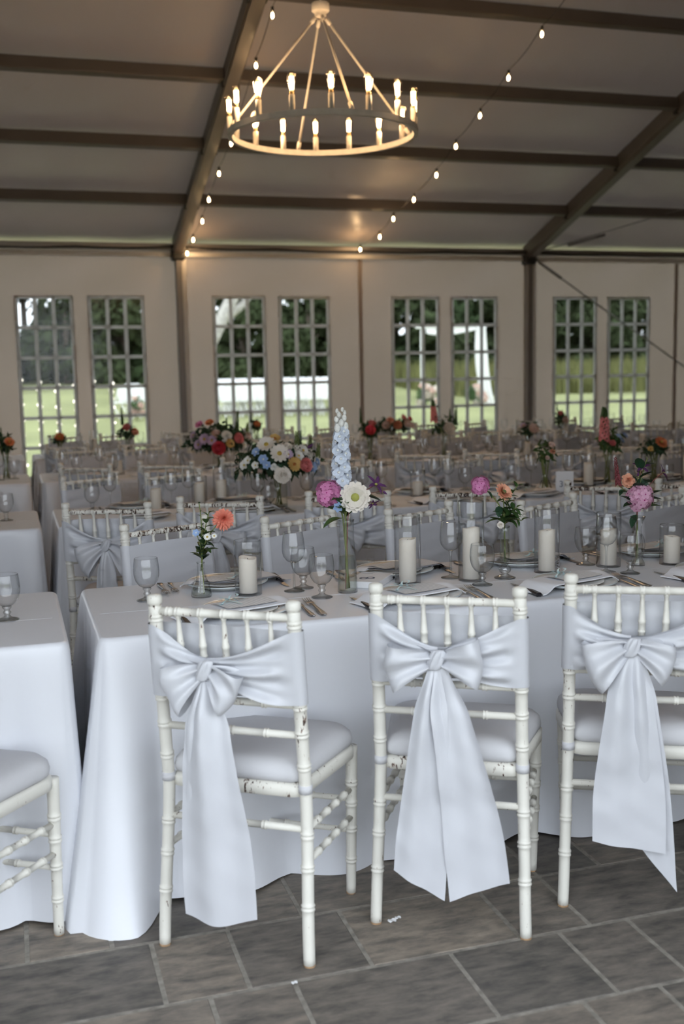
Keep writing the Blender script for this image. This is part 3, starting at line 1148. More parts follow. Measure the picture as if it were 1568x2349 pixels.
def bez(a, b, c, n=10):
    a, b, c = Vector(a), Vector(b), Vector(c)
    return [a * (1 - t) ** 2 + b * 2 * t * (1 - t) + c * t * t for t in (i / n for i in range(n + 1))]


def flower(name, label, cat, foot, mouth, head, kind, size, face, leaves=(), r=0.0022, stem='stem_green', spin=0.0, stretch=None, extra=()):
    """one cut flower: stem from the vase foot through the mouth to the head"""
    foot, mouth, head = Vector(foot), Vector(mouth), Vector(head)
    t = thing(name, label, cat, foot)
    p1 = [foot.lerp(mouth, i / 5) for i in range(5)]
    ctrl = mouth + (mouth - foot).normalized() * ((head - mouth).length * 0.5)
    p2 = bez(mouth, ctrl, head)
    path = [p - foot for p in p1 + p2]
    part('stem', MB().tube(path, r, 6), stem, t)
    add_bloom(t, kind, head - foot, face, size, spin, stretch)
    for f, d, s, k in leaves:
        i = f * (len(p2) - 1)
        p = p2[int(i)].lerp(p2[min(len(p2) - 1, int(i) + 1)], i - int(i))
        add_leaf(t, p - foot, d, s, k)
    for kd, off, fc, sz in extra:
        tip = head + Vector(off)
        part('side_stem', MB().tube([p - foot for p in bez(p2[5], p2[8] + Vector(off) * 0.3, tip, 6)], r * 0.6, 5), stem, t)
        add_bloom(t, kd, tip - foot, fc, sz)
    return t


def sprig(name, label, foot, mouth, tip, n, size, kind='g', seed=0, cat='greenery', r=0.0018):
    rr = random.Random(seed)
    foot, mouth, tip = Vector(foot), Vector(mouth), Vector(tip)
    t = thing(name, label, cat, foot)
    p2 = bez(mouth, mouth + (mouth - foot).normalized() * ((tip - mouth).length * 0.6), tip, 12)
    part('stem', MB().tube([foot - foot] + [p - foot for p in p2], r, 5), 'stem_green', t)
    for i in range(n):
        f = 0.1 + 0.9 * i / max(1, n - 1)
        p = p2[min(12, int(f * 12))]
        ax = (p2[min(12, int(f * 12) + 1)] - p2[max(0, int(f * 12) - 1)]).normalized()
        a = i * 2.4 + rr.uniform(-.4, .4)
        o = ax.orthogonal().normalized()
        d = ax * 0.7 + (o * math.cos(a) + ax.cross(o) * math.sin(a))
        add_leaf(t, p - foot, d, size * rr.uniform(0.7, 1.15) * (1.1 - 0.5 * f), kind)
    return t


def foliage_mb(seed, n, c, rx, ry, rz, lo=0.03, hi=0.06, drop=0.3):
    """many small leaves too fine to pick apart, one mesh"""
    r = random.Random(seed)
    mb = MB()
    for i in range(n):
        d = Vector((r.gauss(0, 1), r.gauss(0, 1), r.gauss(0, 1))).normalized()
        if d.z < -drop:
            d.z *= 0.3
        k = r.uniform(0.55, 1.0)
        p = Vector((c[0] + d.x * rx * k, c[1] + d.y * ry * k, c[2] + d.z * rz * k))
        n_ = (d + Vector((r.uniform(-.8, .8), r.uniform(-.8, .8), r.uniform(-.5, .9)))).normalized()
        u = n_.orthogonal().normalized()
        u = (u * math.cos(i) + n_.cross(u) * math.sin(i))
        w = n_.cross(u)
        s = r.uniform(lo, hi)
        mb.add([p, p + u * s * 0.45 + w * s * 0.2, p + u * s + n_ * s * -0.15, p + u * s * 0.45 - w * s * 0.2], [(0, 1, 2, 3)])
    return mb


def arrangement(name, label, loc, c, rx, ry, rz, blooms, seed, nleaf=320, leafmat='leaf_dark', cat='flowers', lo=0.03, hi=0.06):
    """a mixed bunch: blooms = (kind, offset x, y, z, size)"""
    t = thing(name, label, cat, loc)
    f = part('foliage', foliage_mb(seed, nleaf, c, rx, ry, rz, lo, hi), leafmat, t, False)
    f['kind'] = 'stuff'
    st = MB()
    rr = random.Random(seed)
    for k in range(9):
        a = rr.uniform(0, 2 * PI)
        st.tube([(0.02 * math.cos(a + 2), 0.02 * math.sin(a + 2), 0.008), (0.02 * math.cos(a), 0.02 * math.sin(a), c[2] - rz * 0.7), (0.5 * rx * math.cos(a), 0.5 * ry * math.sin(a), c[2])], 0.0028, 5)
    s_ = part('stems', st, 'stem_green', t)
    s_['kind'] = 'stuff'
    for kd, x, y, z, s in blooms:
        d = Vector((x - c[0], y - c[1] - 0.04, z - c[2] + 0.05))
        if kd.endswith('spike') or kd in ('delphinium', 'veronica'):
            add_bloom(t, kd, (x, y, z), (x * 0.5, y * 0.3, 1), s, 0, (s * 0.8, s * 0.8, s))
        else:
            add_bloom(t, kd, (x, y, z), d, s, rr.uniform(0, 6))
    return t


# floral clumps at the arch foot
for i, (x, y, lab) in enumerate(((12.25, 31, 'blush flower clump at the left foot of the wedding arch'), (13.75, 30.8, 'blush flower clump at the right foot of the wedding arch'))):
    z = gh(y) - 0.05
    bl = [(('blush_rose', 'cream_rose')[k % 2], trng.uniform(-.25, .25), trng.uniform(-.3, -.1), trng.uniform(.1, .6), 0.14) for k in range(14)]
    arrangement('flower_clump', lab, (x, y, z), (0, 0, 0.3), 0.3, 0.3, 0.32, bl, 40 + i, 500, 'leaf_green', lo=0.08, hi=0.16)
x, y = 3.2, 28.55
arrangement('flower_clump', 'pink flower clump beside the white chairs left of the ceremony rows', (x, y, gh(y) - 0.05), (0, 0, 0.35), 0.22, 0.22, 0.3,
            [('blush_rose', trng.uniform(-.2, .2), trng.uniform(-.2, -.05), trng.uniform(.15, .6), 0.10) for k in range(9)], 55, 300, 'leaf_green', lo=0.06, hi=0.12)

# fairy light strands hanging outside the two left windows
fairy_bulb = MB()
for k in range(24):
    b_ = ball(0.012 + 0.004 * (k % 3), 0, 5).xf(Matrix.Translation((0.02 * math.sin(k * 2.3), 0.01 * math.cos(k * 1.7), 1.55 - k * 0.062 - 0.02 * (k % 3))))
    fairy_bulb.add(b_.v, b_.f)
fairy_me = fairy_bulb.mesh('tiny_bulbs', 'fairy_glow')
fw_me = MB().tube([(0, 0, 2.5), (0.01, 0, 1.5), (0, 0, 0.05)], 0.003, 4).mesh('wire', 'cable_steel')
for i, x in enumerate((0.16, 0.37, 0.58, 0.79, 1.0, 1.22)):
    t = thing('fairy_light_strand', 'strand of tiny white lights hanging outside the two leftmost windows', 'fairy lights', (x, 13.42, 0.0), 0, 'fairy light strands outside')
    link('wire', fw_me, t)
    b_ = link('tiny_bulbs', fairy_me, t, (0, 0, -0.03 * (i % 3)))
    b_['kind'] = 'stuff'

# ------------------------------------------------------------------ tables and cloths
TZ = 0.76            # top of the cloth
TW = 0.745


def cloth_mb(L, W, H, seed, fl_l=0.1, fl_r=0.1, side=0.012):
    r = random.Random(seed)
    ph = [r.uniform(0, 6) for _ in range(8)]
    cr = 0.03
    per = []     # (x, y, nx, ny, dist to corner, tangent s)
    hx, hy = L / 2, W / 2
    s = 0.0
    corners = [(hx, hy, 0), (-hx, hy, 1), (-hx, -hy, 2), (hx, -hy, 3)]
    for (x, y, k) in corners:
        cx_, cy_ = x - math.copysign(cr, x), y - math.copysign(cr, y)
        a0 = k * PI / 2
        for i in range(13):
            a = a0 + PI / 2 * i / 12
            per.append((cx_ + cr * math.cos(a), cy_ + cr * math.sin(a), math.cos(a), math.sin(a)))
        nxt = corners[(k + 1) % 4]
        ln = (L if k in (0, 2) else W) - 2 * cr
        n = max(6, int(ln / 0.02))
        ax, ay = per[-1][0], per[-1][1]
        nx, ny = per[-1][2], per[-1][3]
        tx, ty = -ny, nx
        for i in range(1, n):
            per.append((ax + tx * ln * i / n, ay + ty * ln * i / n, nx, ny))
    N = len(per)
    mb = MB()
    vs, fs = [], []
    NZ = 22
    drops = [0.0, 0.004, 0.012, 0.03] + [0.03 + (H - 0.035) * ((j + 1) / (NZ - 3)) for j in range(NZ - 3)]
    off0 = [-0.010, -0.003, 0.001, 0.003]
    for j, d in enumerate(drops):
        f = d / H
        s = 0.0
        for i, (x, y, nx, ny) in enumerate(per):
            if i:
                s += math.hypot(x - per[i - 1][0], y - per[i - 1][1])
            dc = math.hypot(abs(x) - hx, abs(y) - hy)
            cor = math.exp(-(dc / 0.17) ** 2)
            fold = side * (0.6 * math.sin(2 * PI * s / 0.37 + ph[0]) + 0.5 * math.sin(2 * PI * s / 0.61 + ph[2])
                           + 1.1 * (abs(math.sin(PI * s / 0.29 + ph[1] + 0.6 * math.sin(s * 3.1))) - 0.6))
            fe = fl_r if x > 0 else fl_l
            cor *= fe * (0.22 + 0.78 * abs(ny))
            crn = math.exp(-(dc / 0.3) ** 2) * min(1, fe / 0.08)
            fold += 0.085 * crn * (abs(math.sin(PI * dc / 0.165 + 0.35 + (0.5 if abs(nx) > abs(ny) else 0))) - 0.55)
            o = (off0[j] if j < 4 else 0.003 + 0.012 * f) + (cor * f ** 1.15 + fold * f ** 0.9 * (1 if abs(nx) < 0.5 or fe > 0.05 else 0.15) if j >= 3 else 0)
            # a slight gather under the corner point
            z = H - d
            if f > 0.9:
                z += 0.010 * math.sin(2 * PI * s / 0.9 + ph[4]) + 0.012 * (1 - min(1, cor * 8))
            vs.append((x + nx * o, y + ny * o, max(0.004, z)))
    for j in range(len(drops) - 1):
        for i in range(N):
            i2 = (i + 1) % N
            fs.append((j * N + i, (j + 1) * N + i, (j + 1) * N + i2, j * N + i2))
    # top with a faint pressed crease along the middle
    fs.append(tuple(range(N)))
    mb.add(vs, fs)
    mb.flat.add(len(mb.f) - 1)
    return mb


ROWS = [(2.88, 'front'), (5.235, 'second'), (7.66, 'third'), (9.95, 'fourth')]
CL = {}
TABLES = []
for ri, (y0, rn) in enumerate(ROWS):
    segs = [(-2.32, 0.12, 'left of the gap'), (0.197, 2.635, 'right of the gap'), (2.65, 5.09, 'at the right')]
    if ri == 3:
        segs.append((5.105, 7.545, 'at the far right'))
    for x0, x1, wh in segs:
        L, cx_, cyy = x1 - x0, (x0 + x1) / 2, y0 + TW / 2
        t = thing('banquet_table', 'folding banquet table hidden under its cloth in the %s row, %s' % (rn, wh), 'table', (cx_, cyy, 0))
        part('tabletop', MB().bbox((0, 0, TZ - 0.032), (L - 0.03, TW - 0.03, 0.04), 0.008), 'paper', t)
        for sx in (-1, 1):
            for sy in (-1, 1):
                part('leg', MB().tube([(sx * (L / 2 - 0.3), sy * 0.27, TZ - 0.05), (sx * (L / 2 - 0.25), sy * 0.29, 0)], 0.014, 8), 'steel', t)
        seed = ri * 7 + int(x0 * 3)
        c = part('tablecloth', cloth_mb(L, TW, TZ, seed, 0.01 if x0 > 1 else (0.165 if ri == 0 else 0.10), 0.05 if x0 < 0 else 0.01, 0.024 if ri else 0.034), 'table_linen', None, loc=(cx_, cyy, 0))
        tag(c, 'floor length pale grey satin tablecloth on the %s row, %s' % (rn, wh), 'tablecloth')
        cz = part('pressed_crease', MB().tube([(-L / 2 + 0.03, -0.05, TZ - 0.0012), (0, -0.048, TZ - 0.0012), (L / 2 - 0.03, -0.05, TZ - 0.0012)], 0.002, 6), 'table_linen', c)

# ------------------------------------------------------------------ chairs
def post_path(sx, z):
    """x, y of the back post at height z"""
    if z < 0.44:
        k = z / 0.44
        return (sx * (0.196 - 0.012 * k), -0.205 + 0.037 * sm(k) * 1.0)
    k = (z - 0.44) / 0.48
    return (sx * (0.184 - 0.004 * k), -0.168 - 0.047 * k)


def knot_tube(mb, fn, z0, z1, r, knots, n=12, dz=0.02, r_end=None):
    zs = set(np.linspace(z0, z1, max(3, int((z1 - z0) / dz) + 1)).tolist())
    for k in knots:
        for o in (-0.010, -0.0085, -0.006, -0.0035, -0.002, 0.0, 0.002, 0.0035, 0.006, 0.0085, 0.010):
            zs.add(k + o)
    zs = sorted(z for z in zs if z0 <= z <= z1)
    rs = []
    for z in zs:
        rr = r if r_end is None else r + (r_end - r) * (z - z0) / (z1 - z0)
        for k in knots:
            d = abs(z - k)
            if d < 0.0095:
                rr += 0.0032 * (1 - abs(d - 0.005) / 0.005) if d > 0.0012 else -0.0002
        rs.append(rr)
    mb.tube([fn(z) for z in zs], rs, n)
    return mb


def knot_rod(mb, a, b, r, fr, n=8):
    a, b = Vector(a), Vector(b)
    L = (b - a).length
    pts = sorted(set([0, L] + [f * L + o for f in fr for o in (-0.007, -0.0055, -0.003, 0, 0.003, 0.0055, 0.007)]))
    rs = []
    for p in pts:
        d = min(abs(p - f * L) for f in fr)
        rs.append(r + (0.0025 if 0.002 < d < 0.006 else 0.0))
    mb.tube([a.lerp(b, p / L) for p in pts], rs, n)
    return mb


CHM = {}


def chair_meshes():
    kn = [0.045 + 0.0, 0.155, 0.25, 0.33, 0.505, 0.59, 0.66, 0.865]
    for sx in (-1, 1):
        mb = MB()
        knot_tube(mb, lambda z: (*post_path(sx, z), z), 0.012, 0.895, 0.0150, kn[1:], r_end=0.0165)
        # finial
        x, y = post_path(sx, 0.905)
        mb.lathe([(0.0145, 0), (0.0125, 0.004), (0.0125, 0.007), (0.0178, 0.011), (0.0188, 0.016), (0.0188, 0.026), (0.0165, 0.0315), (0.010, 0.034), (1e-4, 0.0348)], 14, (x, y, 0.890))
        CHM['post', sx] = mb.mesh('back_post', 'chair_paint')
        ft = MB().tube([(*post_path(sx, 0), 0), (*post_path(sx, 0.014), 0.014)], [0.0135, 0.0152], 12)
        CHM['pfoot', sx] = ft.mesh('foot_tip', 'foot_wear')
        mb = MB()
        knot_tube(mb, lambda z: (sx * (0.184 + 0.012 * z / 0.43), 0.185 - 0.01 * z / 0.43, z), 0.012, 0.44, 0.0135, [0.11, 0.20, 0.275, 0.335], r_end=0.0165)
        CHM['leg', sx] = mb.mesh('front_leg', 'chair_paint')
        CHM['lfoot', sx] = MB().tube([(sx * 0.184, 0.185, 0), (sx * 0.184, 0.185, 0.014)], [0.012, 0.0137], 12).mesh('foot_tip', 'foot_wear')
    x, y = post_path(1, 0.88)
    CHM['crest'] = knot_rod(MB(), (-x, y, 0.882), (x, y, 0.882), 0.0105, [0.1 + 0.16 * 0.0, 0.167, 0.333, 0.5, 0.667, 0.833], 10).mesh('crest_rail', 'chair_paint')
    CHM['crest_worn'] = CHM['crest'].copy()
    CHM['crest_worn'].materials[0] = MAT['chair_paint_worn']
    for i, z in enumerate((0.662, 0.585)):
        x, y = post_path(1, z)
        CHM['rail', i] = knot_rod(MB(), (-x, y, z), (x, y, z), 0.0095, [0.25, 0.5, 0.75], 10).mesh('back_rail', 'chair_paint')
    for i in range(5):
        xx = -0.12 + 0.06 * i
        ya, yb = post_path(1, 0.66)[1], post_path(1, 0.875)[1]

        def fn(z, xx=xx, ya=ya, yb=yb):
            k = (z - 0.66) / 0.215
            return (xx, ya + (yb - ya) * k, z)
        mb = MB()
        zs = [0.662, 0.70, 0.735, 0.770, 0.7715, 0.774, 0.7765, 0.7785, 0.795, 0.7965, 0.799, 0.8015, 0.803, 0.83, 0.855, 0.866, 0.868, 0.874, 0.876]
        rs = [0.0055, 0.0075, 0.0085, 0.009, 0.0105, 0.0105, 0.009, 0.0092, 0.0092, 0.0107, 0.0095, 0.0107, 0.009, 0.0072, 0.0058, 0.0056, 0.0075, 0.0075, 0.006]
        mb.tube([fn(z) for z in zs], rs, 8)
        CHM['spin', i] = mb.mesh('spindle', 'chair_paint')

    # seat frame and cushion: rounded trapezoid outline
    def outline(inset, n=8):
        pts = []
        cs = [(0.215, 0.195, 0.075), (-0.215, 0.195, 0.075), (-0.178, -0.175, 0.03), (0.178, -0.175, 0.03)]
        for k, (cx_, cy_, cr) in enumerate(cs):
            ox, oy = math.copysign(1, cx_), math.copysign(1, cy_)
            for i in range(n + 1):
                a = k * PI / 2 + PI / 2 * i / n
                pts.append((cx_ - ox * (cr + inset) + cr * math.cos(a), cy_ - oy * (cr + inset) + cr * math.sin(a)))
        return pts

    def slab(rings, mat, name):
        mb = MB()
        vs, fs = [], []
        m = None
        for ins, z in rings:
            o = outline(ins)
            m = len(o)
            vs += [(x, y, z) for x, y in o]
        for j in range(len(rings) - 1):
            for i in range(m):
                i2 = (i + 1) % m
                fs.append((j * m + i, j * m + i2, (j + 1) * m + i2, (j + 1) * m + i))
        fs.append(tuple(range(m))[::-1])
        fs.append(tuple(range((len(rings) - 1) * m, len(rings) * m)))
        return mb.add(vs, fs).mesh(name, mat)
    CHM['seat'] = slab([(0.012, 0.418), (0.0, 0.424), (0.0, 0.448), (0.008, 0.455)], 'chair_paint', 'seat_frame')
    CHM['cush'] = slab([(0.014, 0.455), (0.004, 0.462), (0.002, 0.474), (0.005, 0.490), (0.016, 0.503), (0.04, 0.511), (0.09, 0.515), (0.13, 0.516)], 'cushion_cloth', 'seat_cushion')
    x, y = post_path(1, 0.345)
    CHM['bstr'] = knot_rod(MB(), (-x, y, 0.345), (x, y, 0.345), 0.0095, [0.3, 0.5, 0.7]).mesh('stretcher', 'chair_paint')
    for i, z in enumerate((0.285, 0.195)):
        xf_ = 0.184 + 0.012 * z / 0.43
        CHM['fstr', i] = knot_rod(MB(), (-xf_, 0.18, z), (xf_, 0.18, z), 0.0085, [0.3, 0.5, 0.7]).mesh('stretcher', 'chair_paint')
    for sx in (-1, 1):
        for i, (za, zb) in enumerate(((0.345, 0.315), (0.265, 0.235))):
            xa, ya = post_path(sx, za)
            CHM['sstr', sx, i] = knot_rod(MB(), (xa, ya, za), (sx * 0.191, 0.18, zb), 0.0085, [0.22, 0.42, 0.62, 0.82]).mesh('stretcher', 'chair_paint')
        x, y = post_path(sx, 0.455)
        CHM['strap', sx] = MB().tube([(x, y, 0.437), (x, y, 0.458)], [0.0175, 0.0175], 12).mesh('cushion_strap', 'cushion_cloth')


chair_meshes()
CHAIR = [('seat_frame', 'seat'), ('seat_cushion', 'cush'), ('crest_rail', 'crest'), ('stretcher', 'bstr')]
CHAIR += [('back_rail', ('rail', i)) for i in range(2)] + [('spindle', ('spin', i)) for i in range(5)] + [('stretcher', ('fstr', i)) for i in range(2)]
for s_ in (-1, 1):
    CHAIR += [('back_post', ('post', s_)), ('front_leg', ('leg', s_)), ('stretcher', ('sstr', s_, 0)), ('stretcher', ('sstr', s_, 1))]


def chair(label, back, rz, group=None, worn=False):
    """back = plan position of the middle of the backrest; rz = rotation"""
    rz = rad(rz)
    fx, fy = -math.sin(rz), math.cos(rz)
    t = thing('chiavari_chair', label, 'chair', (back[0] + 0.205 * fx, back[1] + 0.205 * fy, 0), rz, group)
    for nm, k in CHAIR:
        o = link(nm, CHM['crest_worn' if worn and k == 'crest' else k], t)
        if nm == 'back_post':
            link('foot_tip', CHM['pfoot', k[1]], o)
        if nm == 'front_leg':
            link('foot_tip', CHM['lfoot', k[1]], o)
        if nm == 'seat_cushion':
            link('cushion_strap', CHM['strap', -1], o)
            link('cushion_strap', CHM['strap', 1], o)
    return t


# ------------------------------------------------------------------ sashes tied round the chair backs
def half_band(sx, kx, kz, seed):
    """cloth from round one post, gathered into the knot on the rear side"""
    r = random.Random(seed)
    p1, p2, p3 = (r.uniform(0, 6) for _ in range(3))
    a1, a2 = r.uniform(0.8, 1.3), r.uniform(0.7, 1.2)

    def fn(u, v):
        # u: 0 inside face of post -> 1 knot ; v: 0 bottom -> 1 top
        zt, zb = 0.845 + 0.006 * math.sin(p1), 0.668
        z0 = zb + (zt - zb) * v
        px, py = post_path(sx, z0)
        if u < 0.22:
            k = u / 0.22
            a = -0.55 * PI + 1.15 * PI * k        # round the post from the front to the rear
            # start from the front (+y) side, go outside, end rear
            x = px + sx * 0.0215 * math.cos(PI / 2 - PI * k)
            y = py + 0.0215 * math.sin(PI / 2 - PI * k)
            return (x, y, z0)
        k = (u - 0.22) / 0.78
        e = k ** 0.85
        zk = kz + (v - 0.5) * 0.050
        sag = 0.018 * math.sin(PI * k) * (1 - v * 0.6)
        z = z0 + (zk - z0) * sm(e) * 0.55 + (zk - z0) * e * 0.45 - sag
        x = px + (kx - px) * k
        py0 = post_path(1, 0.75)[1]
        amp = 0.0045 + 0.0055 * math.sin(PI * min(1, k * 1.1))
        y = (py - 0.0215) * (1 - e) + (py0 - 0.030) * e - amp * (a1 * math.sin(v * 13 + p2 + 2.2 * k) + 0.7 * a2 * math.sin(v * 27 + p3 - 3 * k)) * sm(k * 4)
        return (x, y, z)
    return MB().grid(34, 26, fn)


def front_band(seed):
    r = random.Random(seed)
    p1 = r.uniform(0, 6)

    def fn(u, v):
        z = 0.668 + 0.178 * v + (0.004 * math.sin(u * 3 + p1)) * (1 if v > .5 else -1)
        x0, y0 = post_path(1, z)
        bow = 0.004 * math.sin(PI * u)
        return (-x0 + 2 * x0 * u, y0 + 0.0215 + bow + 0.0015 * math.sin(v * 20 + u * 5 + p1), z)
    return MB().grid(14, 18, fn)


def loop_mb(kx, kz, yk, sx, L, W, T, droop, tilt, seed):
    r = random.Random(seed)
    p1, p2 = r.uniform(0, 6), r.uniform(0, 6)

    def fn(u, v):
        # u round the loop, v across the ribbon
        s = math.sin(PI * u)
        x = L * s ** 0.85
        y = -T * math.sin(2 * PI * u) * (0.8 + 0.2 * math.cos(v * 3 + p1)) - 0.012 * s
        w = 0.035 + (W - 0.035) * s ** 0.75
        q = (v - 0.5)
        z = q * w * (1 - 0.12 * abs(q)) + droop * s * s
        y += 0.011 * (1 - s) * math.sin(v * 4 * PI + p2) + 0.006 * math.sin(v * 9 + u * 6 + p1) * s + 0.03 * q * q * s
        x += 0.012 * math.cos(q * PI) * s * s
        c, d = math.cos(tilt), math.sin(tilt)
        x, z = x * c - z * d, x * d + z * c
        return (kx + sx * (0.006 + x), yk + y, kz + z)
    return MB().grid(44, 26, fn)


def tail_mb(kx, kz, yk, ex, ez, w, slant, amp, ph, y_end=None, ex_curve=0.0, twist=0.0, wavy=0.0):
    y1 = yk - 0.005 if y_end is None else y_end

    def fn(u, v):
        q = (u - 0.5) * 2
        hw = 0.016 + (w / 2 - 0.016) * (0.45 * sm(v / 0.22) + 0.55 * sm(v / 0.85))
        cx_ = kx + (ex - kx) * v + ex_curve * math.sin(PI * v)
        z = kz - 0.01 - (kz - 0.01 - ez) * v - (slant * q + wavy * math.cos(q * 2.4)) * sm((v - 0.55) / 0.45)
        fade = 1 - 0.55 * v
        y = yk + (y1 - yk) * v - 0.014 * math.sin(PI * min(1.0, v * 1.6)) \
            - amp * fade * sm(v * 6) * (math.cos(q * 2.3 + ph) + 0.45 * math.cos(q * 5.4 + 2 * ph)) + twist * q * v \
            - 0.0012 * math.sin(v * 24 + q * 1.2 + ph) * sm(v * 3) * (1 - q) - 0.0005 * math.sin(v * 43 - q * 4)
        return (cx_ + q * hw, y, z)
    return MB().grid(26, 46, fn)


def knot_mb(kx, kz, yk):
    def fn(u, v):
        a = 2 * PI * u
        ph_ = PI * v
        e = math.sin(ph_) ** 0.45
        rr = 0.0185 * (1 + 0.16 * math.sin(4 * a + 1.5 * ph_) + 0.08 * math.sin(9 * a))
        return (kx + rr * e * math.cos(a) + 0.008 * math.cos(ph_), yk - 0.004 + rr * 0.62 * e * math.sin(a), kz + 0.026 * math.cos(ph_))
    return MB().grid(28, 14, fn, True)


YK = post_path(1, 0.75)[1] - 0.034
SASHV = {}


def sash_variant(key, kx, kz, l, r, tails, seed):
    d = [('band_half', half_band(-1, kx, kz, seed)), ('band_half', half_band(1, kx, kz, seed + 1)), ('front_band', front_band(seed)),
         ('knot', knot_mb(kx, kz, YK - 0.02)), ('bow_loop', loop_mb(kx, kz, YK - 0.016, -1, *l, seed)), ('bow_loop', loop_mb(kx, kz, YK - 0.016, 1, *r, seed + 5))]
    for t in tails:
        d.append(('tail', tail_mb(kx + t[0], kz, YK - 0.018, *t[1:7], **t[7])))
    SASHV[key] = [(n, m.mesh(n, 'sash_satin')) for n, m in d]


# loop: L, W, T, droop, tilt
sash_variant('a', -0.036, 0.752, (0.100, 0.135, 0.040, -0.020, -0.42), (0.085, 0.115, 0.036, -0.020, -0.52),
             [(0.0, -0.005, 0.135, 0.190, -0.006, 0.016, 0.4, dict(y_end=YK - 0.045, wavy=0.012)), (0.006, -0.012, 0.18, 0.15, 0.0, 0.010, 2.2, dict(y_end=YK - 0.020))], 3)
sash_variant('b', -0.022, 0.742, (0.112, 0.130, 0.045, -0.012, -0.12), (0.098, 0.130, 0.040, -0.008, 0.02),
             [(-0.004, -0.068, 0.155, 0.130, 0.035, 0.012, 0.9, dict(y_end=YK - 0.040)), (0.008, 0.085, 0.150, 0.150, -0.03, 0.012, 2.6, dict(y_end=YK - 0.03, ex_curve=0.012))], 11)
sash_variant('c', -0.028, 0.742, (0.110, 0.150, 0.040, -0.020, -0.38), (0.095, 0.115, 0.036, -0.018, -0.30),
             [(-0.004, -0.030, 0.215, 0.185, 0.012, 0.012, 1.2, dict(y_end=YK - 0.045)), (0.012, 0.035, 0.165, 0.120, 0.075, 0.010, 0.2, dict(y_end=YK - 0.02))], 23)
sash_variant('d', 0.0, 0.742, (0.125, 0.150, 0.038, -0.030, -0.42), (0.120, 0.150, 0.038, -0.030, -0.42),
             [(0.0, 0.0, 0.20, 0.125, 0.02, 0.010, 0.3, dict(y_end=YK - 0.03)), (0.0, 0.02, 0.22, 0.11, -0.03, 0.010, 1.7, dict(y_end=YK - 0.015))], 31)
sash_variant('e', -0.01, 0.745, (0.118, 0.14, 0.040, -0.020, -0.15), (0.118, 0.14, 0.040, -0.020, -0.2),
             [(-0.004, -0.035, 0.19, 0.12, 0.02, 0.010, 0.9, dict(y_end=YK - 0.03)), (0.004, 0.045, 0.17, 0.12, -0.03, 0.010, 2.7, dict(y_end=YK - 0.02))], 41)


def sash(label, ch, variant, group=None):
    t = thing('chair_sash', label, 'sash', ch.location, ch.rotation_euler[2], group)
    for n, me in SASHV[variant]:
        link(n, me, t)
    return t


def seat_at(where, back, rz, var, chair_label, sash_label, group=None, worn=False):
    c = chair(chair_label, back, rz, group and 'chairs ' + group, worn)
    sash(sash_label, c, var, group and 'sashes ' + group)
    return c


near1 = [((-0.315, 2.545), -33, 'e', 'at the left picture edge'),
         ((0.470, 2.520), -34.5, 'a', 'with one broad hanging tail'),
         ((1.022, 2.455), -31, 'b', 'with two parted hanging tails'),
         ((1.535, 2.385), -28, 'c', 'with a pointed tail'),
         ((2.09, 2.36), -30, 'd', 'past the right picture edge')]
for b, a, v, w in near1:
    seat_at(0, b, a, v, 'front row white distressed chiavari chair, ' + w.replace('with one broad hanging tail', 'under a sash with one broad tail').replace('with two parted hanging tails', 'under a sash with two tails').replace('with a pointed tail', 'under a sash with a pointed tail'),
            'white satin bow sash on a front row chair, ' + w)
far1 = [((0.546, 4.026), 206, 'behind the coral dahlia vase'), ((1.063, 4.023), 209, 'behind the tall blue delphinium vase'),
        ((1.566, 4.029), 206.5, 'behind the pink phlox and peach dahlia vase'), ((2.155, 4.056), 205.5, 'behind the rightmost tall candle'), ((2.70, 4.05), 206, 'beyond the right picture edge')]
for b, a, w in far1:
    seat_at(0, b, a, 'd', 'white chiavari chair facing the camera, ' + w, 'flat white sash band facing the camera, ' + w, worn=b[0] < 0.6)
near2 = [((0.385, 4.717), -21, 'd', 'first from the left'), ((0.884, 4.742), -21.5, 'e', 'second from the left'), ((1.464, 4.682), -21.5, 'c', 'third from the left'),
         ((2.046, 4.611), -21.5, 'e', 'fourth from the left'), ((2.72, 4.55), -28, 'd', 'fifth from the left'), ((3.15, 4.44), -28, 'd', 'at the right picture edge')]
for b, a, v, w in near2:
    seat_at(0, b, a, v, 'white chipped chair, near side of the second table row, ' + w, 'white bow sash, near side of the second table row, ' + w, worn=True)
for i, b in enumerate([(0.426, 6.22), (0.90, 6.24), (1.43, 6.26), (1.98, 6.28), (2.76, 6.34), (3.24, 6.32), (3.78, 6.32), (4.32, 6.32)]):
    seat_at(1, b, 212 if i in (0, 4, 5) else 206, 'd', 'white chiavari chair on the far side of the second table row', 'white sash on a far side chair of the second table row', 'far side of the second table row')
for i, b in enumerate([(0.454, 7.039), (0.956, 6.975), (1.5, 6.98), (2.1, 6.95), (2.704, 6.906), (3.184, 6.843), (3.75, 6.85), (4.3, 6.85), (4.85, 6.85)]):
    seat_at(1, b, -36 if i == 0 else -32, 'de'[i % 2], 'white chiavari chair on the near side of the third table row', 'bow sash on a near side chair of the third table row', 'near side of the third table row')
for i in range(9):
    seat_at(1, (0.50 + i * 0.54 + trng.uniform(-.04, .04), 8.76), 206 + trng.uniform(-5, 5), 'd', 'white chiavari chair on the far side of the third table row', 'white sash on a far side chair of the third table row', 'far side of the third table row')
for i in range(12):
    seat_at(1, (0.48 + i * 0.56 + trng.uniform(-.04, .04), 9.36), -28 + trng.uniform(-6, 6), 'de'[i % 2], 'white chiavari chair on the near side of the fourth table row', 'bow sash on a near side chair of the fourth table row', 'near side of the fourth table row')
